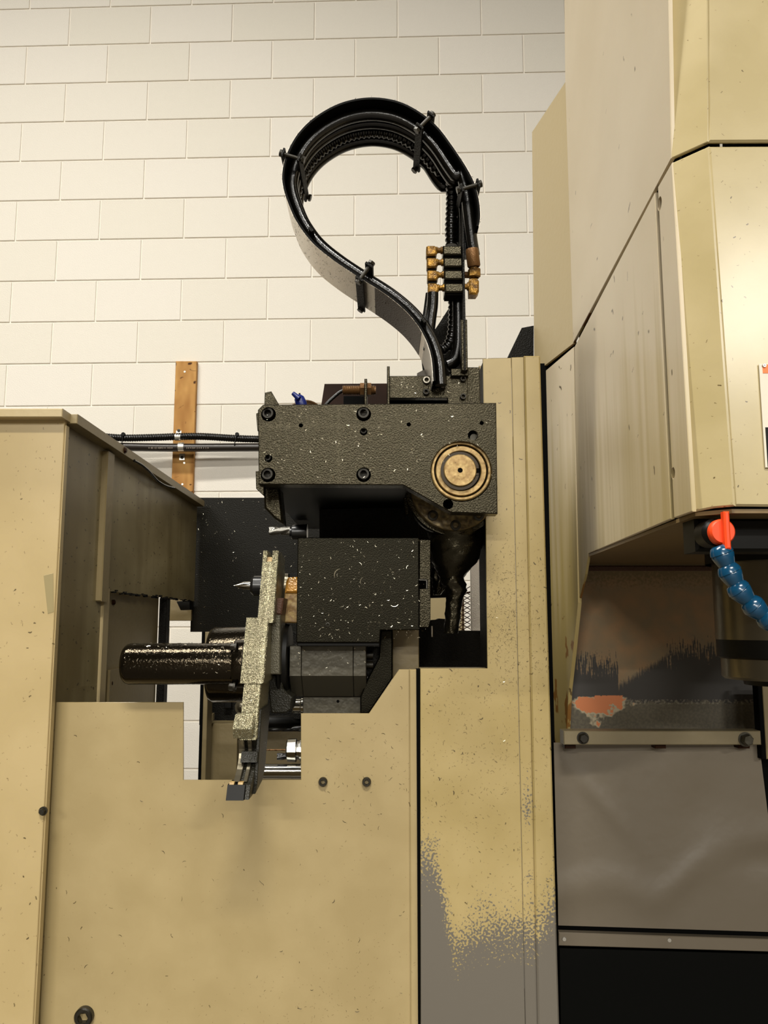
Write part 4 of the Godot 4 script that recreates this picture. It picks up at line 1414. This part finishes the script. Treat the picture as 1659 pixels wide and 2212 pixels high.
func build_arm() -> void:
	var dd := func(py: float) -> float: return 1.25 - 0.16 * (py - 1189.0) / 540.0
	var fy := func(py: float) -> float: return W(570, py, dd.call(py)).y
	var o := thing("tool_gripper", "gritty steel tool change arm tilted in front of the guard cut-out", "tool arm", W(560, 1440, 1.22))
	# side profile: [py along the front edge, metres behind it]
	var prof := func(a: Array) -> PackedVector2Array:
		var q := PackedVector2Array()
		for p in a:
			q.append(Vector2(dd.call(p[0]) + p[1], fy.call(p[0]) + (p[2] if p.size() > 2 else 0.0)))
		return q
	var slab := func(_k: int, called: String, a: Array, x0: float, x1: float, m: Material, bev: float) -> void:
		var ms := Mesher.new()
		ms.plate(prof.call(a), Vector3(x1, 0, 0), Vector3(0, 0, -1), Vector3.UP, x1 - x0, bev)
		obj(called, ms, m, o)
	slab.call(0, "upper_arm", [[1213, 0], [1345, 0], [1345, 0.085], [1230, 0.095], [1213, 0.08]], -0.1825, -0.159, M.arm, 0.0012)
	slab.call(0, "upper_prong", [[1189, 0], [1214, 0], [1214, 0.08], [1200, 0.085], [1189, 0.04]], -0.1825, -0.1762, M.arm, 0.0008)
	slab.call(0, "upper_prong", [[1189, 0], [1214, 0], [1214, 0.08], [1200, 0.085], [1189, 0.04]], -0.1682, -0.159, M.arm, 0.0008)
	slab.call(0, "prong_insert", [[1203, 0.003], [1216, 0.003], [1216, 0.03], [1203, 0.03]], -0.176, -0.1684, M.bone, 0.0006)
	slab.call(0, "arm_hub", [[1334, -0.001], [1476, -0.001], [1480, 0.03], [1476, 0.1], [1334, 0.1]], -0.1985, -0.166, M.arm, 0.0015)
	slab.call(0, "lower_arm", [[1470, 0], [1545, 0.0], [1600, 0.006], [1600, 0.085], [1470, 0.09]], -0.193, -0.1695, M.arm, 0.0015)
	slab.call(0, "jaw_shoulder", [[1543, -0.002], [1573, -0.010], [1596, 0.004], [1596, 0.02], [1543, 0.02]], -0.2005, -0.174, M.arm, 0.002)
	# jaw with a round pocket for the tool flange
	var jaw := [[1590, 0.004]]
	for i in 9:
		var t := i / 8.0
		jaw.append([lerpf(1598, 1692, t), 0.008 + 0.026 * sin(PI * t)])
	jaw.append_array([[1695, -0.002], [1727, -0.002], [1727, 0.03], [1705, 0.085], [1590, 0.085]])
	slab.call(0, "jaw_plate", jaw, -0.188, -0.1705, M.arm_dark, 0.001)
	var jaw2 := []
	for i in 9:
		var t := i / 8.0
		jaw2.append([lerpf(1600, 1690, t), 0.004 + 0.022 * sin(PI * t)])
	jaw2.append_array([[1696, 0.03], [1650, 0.06], [1598, 0.03]])
	slab.call(0, "pocket_liner", jaw2, -0.194, -0.186, M.silver, 0.0008)
	slab.call(0, "pocket_liner", jaw2, -0.1815, -0.1765, M.silver, 0.0008)
	slab.call(0, "jaw_tip", [[1694, -0.004], [1728, -0.004], [1728, 0.03], [1694, 0.03]], -0.2, -0.1765, M.black, 0.0012)
	slab.call(0, "tip_pad", [[1689, -0.003], [1695, -0.003], [1695, 0.006], [1689, 0.006]], -0.198, -0.192, M.bone, 0.0004)
	slab.call(0, "tip_pad", [[1689, -0.003], [1695, -0.003], [1695, 0.006], [1689, 0.006]], -0.187, -0.1805, M.bone, 0.0004)
	slab.call(0, "jaw_lug", [[1628, 0.018], [1652, 0.018], [1652, 0.03], [1628, 0.03]], -0.19, -0.1675, M.arm_dark, 0.001)
	slab.call(0, "side_plate", [[1534, 0.008], [1703, 0.03], [1722, 0.02], [1712, 0.075], [1690, 0.095], [1534, 0.095]], -0.1705, -0.1665, M.arm_dark, 0.001)
	# clamp block and disc between the arm and the drum
	var c := thing("clamp_block", "dark grey clamp block with a rusty top between tool arm and drum", "machine part", W(600, 1420, 1.27))
	ex("clamp_face", [586, 1328, 606, 1328, 605, 1457, 582, 1457], 1.235, 0.06, M.dark_steel, c, 0.0015)
	ex("rusty_top", [587, 1328, 588, 1304, 598, 1292, 613, 1292, 608, 1328], 1.24, 0.06, M.rust, c, 0.002)
	ex("lower_lug", [580, 1457, 606, 1457, 612, 1488, 622, 1500, 632, 1506, 628, 1534, 616, 1541, 586, 1541, 579, 1490], 1.26, 0.06, M.arm_dark, c, 0.002)
	lx("black_disc", 1428, 1.31, [[606, 0], [606, 84], [609, 88], [614, 88], [616, 80], [626, 78], [626, 0]], M.black, c, 40)
	# motor
	var m := thing("arm_motor", "long horizontal oily black cylinder reaching left from the tool arm", "motor", W(400, 1440, 1.24))
	lx("barrel", 1434, 1.235, [[267, 0], [267, 30], [269, 37], [274, 42], [282, 44], [510, 44]], M.motor, m, 44)
	lx("flange_ring", 1434, 1.235, [[508, 43], [508, 50], [512, 52], [530, 52], [530, 40]], M.motor, m, 40)
	lx("housing", 1435, 1.285, [[453, 0], [453, 66], [456, 75], [464, 80], [560, 80], [560, 0]], M.motor, m, 44)
	for p in [[509, 1398], [506, 1484]]:
		hex_bolt("flange_bolt", W(p[0], p[1], 1.21), Vector3.LEFT, 0.0055, 0.008, M.screw, m)
	chips("metal_chip", m, 170, 52, 0.0015, 0.006, M.chip, func(r: RandomNumberGenerator) -> Array:
		var a := r.randf_range(-0.4, 1.9)
		var c0 := W(r.randf_range(280, 505), 1434, 1.235)
		var e := Vector3(0, sin(a), cos(a))
		return [c0 + e * 44.0 * S(400, 1434, 1.235), e])


func zoomed(a: Array) -> Array:
	var o := []
	for i in range(0, a.size(), 2):
		o.append(530.0 + a[i] / 2.552)
		o.append(180.0 + a[i + 1] / 2.552)
	return o


func build_hoses() -> void:
	var d := 1.15
	var near := zoomed([1035, 1640, 1022, 1500, 975, 1375, 890, 1262, 775, 1165, 635, 1075, 485, 975, 365, 875, 280, 760, 235, 660])
	near.append_array(zoomed([207, 570, 202, 490, 228, 385, 292, 272, 392, 178, 530, 105, 685, 76, 835, 95]))
	near.append_array(zoomed([960, 155, 1060, 238, 1142, 345, 1215, 455, 1264, 550, 1290, 650, 1296, 740, 1285, 800]))
	var p3 := even(path(near, d), 0.004)
	var c2 := PackedVector2Array()
	for p in p3:
		c2.append(Vector2(p.x, p.y))
	var o := thing("hose_loop", "great loop of black hoses on a flat belt rising above the carriage", "hose loop", W(940, 800, 1.2))
	var ms := Mesher.new()
	ms.band(c2, 0.0006, -d - 0.0006, -d - 0.105)
	var belt := obj("belt", ms, M.belt, o)
	belt.set_meta("label", "flat belt, grey and speckled on its outer face")
	var ln := Mesher.new()
	var inner := off(c2, 0.0004)
	ln.band(inner, 0.003, -d, -d - 0.1055)
	obj("belt_lining", ln, M.lining, o)
	# greasy lower stretch and the clean pale foot of the belt
	for q in [["greasy_stretch", 0.085, 0.2, M.grease], ["pale_foot", 0.0, 0.078, M.pale]]:
		var gm := Mesher.new()
		gm.band(off(c2, -0.0004).slice(int(c2.size() * q[1]), int(c2.size() * q[2])), 0.0003, -d - 0.001, -d - 0.1052)
		obj(q[0], gm, q[3], o)
	# hoses inside the belt: [depth behind the near edge, radius, ridge, start, end as a share, tail]
	var hoses := [
		[0.024, 0.0088, 0.0, 0.0, 0.885, [1188, 500, 1215, 600, 1236, 770, 1250, 880, 1262, 950]],
		[0.046, 0.0085, 0.0, 0.0, 0.88, [1180, 500, 1196, 600, 1207, 720, 1212, 850, 1214, 960]],
		[0.068, 0.0088, 0.0012, 0.0, 0.84, [1122, 470, 1138, 560, 1138, 680, 1134, 800, 1136, 900]],
		[0.09, 0.0095, 0.0, 0.0, 0.86, [1160, 520, 1176, 600, 1183, 720, 1186, 900]]]
	for h in hoses:
		var cl := off(c2, 0.0042 + h[1])
		var pts := PackedVector3Array()
		var n: int = int(cl.size() * h[4])
		for i in n:
			pts.append(Vector3(cl[i].x, cl[i].y, -d - h[0]))
		var tail := zoomed(h[5])
		var t3 := PackedVector3Array([pts[n - 12], pts[n - 1]])
		for i in range(0, tail.size(), 2):
			var w := W(tail[i], tail[i + 1], d + h[0])
			t3.append(w)
		pts.resize(n - 12)
		pts.append_array(smooth(t3, 10))
		var tm := Mesher.new()
		tm.tube(even(pts, 0.0022 if h[2] > 0.0 else 0.004), h[1], 14, h[2], 0.0085)
		obj("corrugated_hose" if h[2] > 0.0 else "hose", tm, M.rubber, o)
	# bolted clamps across the belt
	for q in [0.49, 0.785, 0.925, 0.22]:
		clamp_at(o, c2, int(c2.size() * q), d)
	for q in [0.34, 0.10]:
		clip_at(o, c2, int(c2.size() * q), d)
	# shavings and lint caught on the near edge
	chips("metal_chip", o, 150, 53, 0.0015, 0.006, M.chip_dark, func(r: RandomNumberGenerator) -> Array:
		var i := r.randi() % (c2.size() - 1)
		return [Vector3(c2[i].x, c2[i].y, -d - r.randf() * 0.004), Vector3(r.randf_range(-1, 1), r.randf_range(-1, 1), 0.3).normalized()])
	chips("belt_speck", o, 420, 54, 0.001, 0.0042, M.brown, func(r: RandomNumberGenerator) -> Array:
		var i := r.randi_range(int(c2.size() * 0.1), int(c2.size() * 0.4))
		var e := (c2[i + 1] - c2[i]).normalized()
		return [Vector3(c2[i].x, c2[i].y, -d - r.randf() * 0.1), Vector3(-e.y, e.x, 0)])


func off(c: PackedVector2Array, by: float) -> PackedVector2Array:
	var o := PackedVector2Array()
	for i in c.size():
		var e := (c[mini(i + 2, c.size() - 1)] - c[maxi(i - 2, 0)]).normalized()
		o.append(c[i] + Vector2(e.y, -e.x) * by)
	return o


func clamp_at(o: Node3D, c: PackedVector2Array, i: int, d: float) -> void:
	var e := (c[i + 2] - c[i - 2]).normalized()
	var r := Vector3(e.y, -e.x, 0)
	var u := Vector3(e.x, e.y, 0)
	var a := Vector3(c[i].x, c[i].y, 0)
	var ms := Mesher.new()
	for k in [[-0.002, 0.003], [0.0235, 0.0035]]:
		ms.plate(PackedVector2Array([Vector2(-0.0065, -d + 0.008), Vector2(0.0065, -d + 0.008), Vector2(0.0065, -d - 0.113), Vector2(-0.0065, -d - 0.113)]), a + r * k[0], u, Vector3(0, 0, 1), k[1], 0.0004)
	var cl := obj("clamp", ms, M.black_soft, o)
	for z in [-d + 0.002, -d - 0.108]:
		var b := Mesher.new()
		b.lathe(a - r * 0.0045 + Vector3(0, 0, z), r, [Vector2(0.003, 0), Vector2(0.003, 0.032)], 10)
		b.lathe(a - r * 0.009 + Vector3(0, 0, z), r, [Vector2(0, 0), Vector2(0.0052, 0), Vector2(0.0052, 0.005)], 12)
		b.lathe(a + r * 0.0255 + Vector3(0, 0, z), r, [Vector2(0.0055, 0), Vector2(0.0055, 0.004), Vector2(0, 0.004)], 6, true)
		var q := obj("clamp_bolt", b, M.screw, o)
		o.remove_child(q)
		cl.add_child(q, true)
		q.position -= cl.position


func clip_at(o: Node3D, c: PackedVector2Array, i: int, d: float) -> void:
	var e := (c[i + 2] - c[i - 2]).normalized()
	var ms := Mesher.new()
	ms.plate(PackedVector2Array([Vector2(-0.005, -0.001), Vector2(0.005, -0.001), Vector2(0.0035, 0.003), Vector2(-0.0035, 0.003)]), Vector3(c[i].x, c[i].y, -d + 0.003) + Vector3(e.y, -e.x, 0) * 0.012, Vector3(e.x, e.y, 0), Vector3(e.y, -e.x, 0) * -1.0, 0.02)
	obj("belt_clip", ms, M.black_soft, o)


func build_manifold() -> void:
	var o := thing("hose_bracket", "tall thin black upright bracket carrying the brass hose fittings", "bracket", W(1005, 800, 1.22))
	bx("upright", 1000, 372, 1004, 800, 1.175, 0.085, M.black_soft, o, 0.0004)
	ex("web", [944, 705, 968, 668, 1003, 640, 1009, 812, 915, 812, 908, 757], 1.30, 0.004, M.sheet, o)
	bx("foot", 974, 796, 1012, 812, 1.19, 0.05, M.oily, o)
	bx("edge_angle", 996, 690, 1010, 800, 1.18, 0.02, M.oily, o)
	ex("low_tab", [901, 806, 920, 796, 924, 820, 901, 820], 1.26, 0.003, M.grey, o)
	chips("metal_chip", o, 60, 55, 0.0012, 0.004, M.chip_dark, func(r: RandomNumberGenerator) -> Array: return [W(1004 + r.randf() * 2, r.randf_range(380, 790), 1.175), Vector3(1, 0, 0.2).normalized()])
	# four bulkhead fittings, top to bottom
	var rows := [[541, "topmost"], [567, "second from the top"], [594, "third from the top"], [622, "lowest"]]
	for i in 4:
		var y: float = rows[i][0]
		var sh := i * 1.2
		var f := thing("hose_fitting", "brass nut and black block, %s hose fitting on the upright bracket" % rows[i][1], "hose fitting", W(965, y, 1.19), "brass hose fittings on the bracket")
		bx("block", 957 + sh, y - 11, 998 + sh, y + 9, 1.18, 0.03, M.oily, f, 0.002)
		bx("under_block", 958 + sh, y + 9, 996 + sh, y + 15, 1.186, 0.025, M.black, f, 0.001)
		lx("neck", y, 1.19, [[938 + sh, 7], [944 + sh, 8], [946 + sh, 6], [951 + sh, 6], [952 + sh, 8], [958 + sh, 8]], M.brass, f, 18)
		var ms := Mesher.new()
		ms.plate(pl([921 + sh, y - 9, 924 + sh, y - 11, 939 + sh, y - 11, 944 + sh, y - 7, 944 + sh, y + 6, 939 + sh, y + 10, 924 + sh, y + 10, 921 + sh, y + 8], 1.183), Vector3(0, 0, -1.183), Vector3.RIGHT, Vector3.UP, 0.018, 0.002)
		obj("elbow_nut", ms, M.brass, f)
		bx("nut_shade", 922 + sh, y + 10, 941 + sh, y + 15, 1.188, 0.014, M.black, f, 0.001)
	# right-hand elbows
	var e := thing("brass_elbow", "brass elbow with hex nut at the foot of the shiny hose, right of the bracket", "hose fitting", W(1024, 600, 1.17))
	lxm_obj(e, "neck", 619, 1.18, [[1000, 6], [1008, 6], [1009, 9], [1014, 9]], M.brass)
	ex("elbow_body", [1013, 604, 1018, 600, 1031, 600, 1035, 606, 1035, 628, 1030, 635, 1014, 635], 1.17, 0.02, M.brass, e, 0.0025)
	var hx := Mesher.new()
	hx.lathe(W(1024.5, 600, 1.18), Vector3.UP, [Vector2(0.007, 0), Vector2(0.0095, 0.001), Vector2(0.0095, 0.013), Vector2(0.008, 0.0145)], 6, true, 0.25)
	obj("hex_nut", hx, M.brass, e)
	var fr := Mesher.new()
	fr.lathe(W(1024, 577, 1.172), W(1019, 535, 1.168) - W(1024, 577, 1.172), [Vector2(0.0085, 0), Vector2(0.0098, 0.002), Vector2(0.0098, 0.024), Vector2(0.009, 0.027)], 20)
	obj("ferrule", fr, M.bronze, e)
	lxm_obj(e, "rear_neck", 594, 1.2, [[1000, 7], [1014, 7], [1014, 10], [1022, 10]], M.bronze)
	# hoses running down from the fittings
	var hd := [["smooth black hose dropping from the lowest brass nut to the carriage", [935, 634, 934, 660, 930, 690, 927, 720, 926, 760], 0.0085, 0.0, 1.19],
		["thin dark hose beside the smooth one, running down left of the bracket", [925, 634, 921, 665, 916, 700, 914, 740], 0.004, 0.0, 1.2],
		["corrugated black hose curving down left behind the bracket foot", [979, 632, 979, 690, 976, 724, 968, 746, 952, 758, 938, 760], 0.0075, 0.001, 1.22],
		["thick black hose running straight down in front of the bracket web", [990, 630, 991, 700, 990, 750, 980, 780, 960, 790], 0.0105, 0.0, 1.215]]
	for h in hd:
		var tm := Mesher.new()
		tm.tube(even(path(h[1], h[4], 8), 0.002 if h[3] > 0.0 else 0.004), h[2], 14, h[3], 0.008)
		var q := obj("drop_hose", tm, M.rubber)
		tag(q, h[0], "hose", "hoses dropping from the fittings")


func lxm_obj(parent: Node3D, called: String, py: float, d: float, prof: Array, m: Material) -> void:
	lx(called, py, d, prof, m, parent, 20)


func _ready() -> void:
	# camera
	var cam := Camera3D.new()
	cam.name = "camera"
	cam.fov = rad_to_deg(2.0 * atan(1106.0 / FOC))
	cam.near = 0.05
	cam.far = 60.0
	add_child(cam)
	cam.position = EYE
	cam.rotation = Vector3(TILT, 0, 0)
	cam.current = true
	# air and exposure
	var we := WorldEnvironment.new()
	we.name = "world"
	var env := Environment.new()
	env.background_mode = Environment.BG_COLOR
	env.background_color = Color(0.02, 0.02, 0.02)
	env.tonemap_mode = Environment.TONE_MAPPER_LINEAR
	env.tonemap_exposure = 1.46
	env.sdfgi_enabled = true
	env.ssao_enabled = true
	env.ssil_enabled = true
	we.environment = env
	add_child(we)
	# ceiling lights, all behind or above the frame
	ceiling_light("long ceiling light at the far end behind the camera, left of centre", Vector3(-1.5, 5.3, 15.0), 2.6, 0.6, LE * 3.6)
	ceiling_light("long ceiling light far behind the camera, right of centre", Vector3(2.5, 5.3, 12.8), 2.4, 0.6, LE * 1.9)
	ceiling_light("ceiling light near the right wall behind the camera", Vector3(4.4, 5.3, 8.1), 1.4, 0.6, LE * 1.6)
	ceiling_light("long ceiling light behind the camera towards the left wall", Vector3(-3.2, 5.3, 10.0), 2.4, 0.6, LE * 2.6)
	ceiling_light("ceiling light above and just behind the camera", Vector3(0.2, 5.4, 2.6), 1.6, 0.5, LE * 0.75)
	ceiling_light("ceiling light above the left cabinet near the block wall", Vector3(-2.0, 5.5, -0.6), 2.4, 0.4, LE * 0.62)
	materials()
	painted()
	build_room()
	build_cabinet()
	build_guard()
	build_column()
	build_head()
	build_ways()
	build_changer()
	build_box()
	build_arm()
	build_hoses()
	build_manifold()
	build_spindle()
	build_magazine()
	build_top()
	build_wall_things()
	build_cutters()


const LE := 26.0
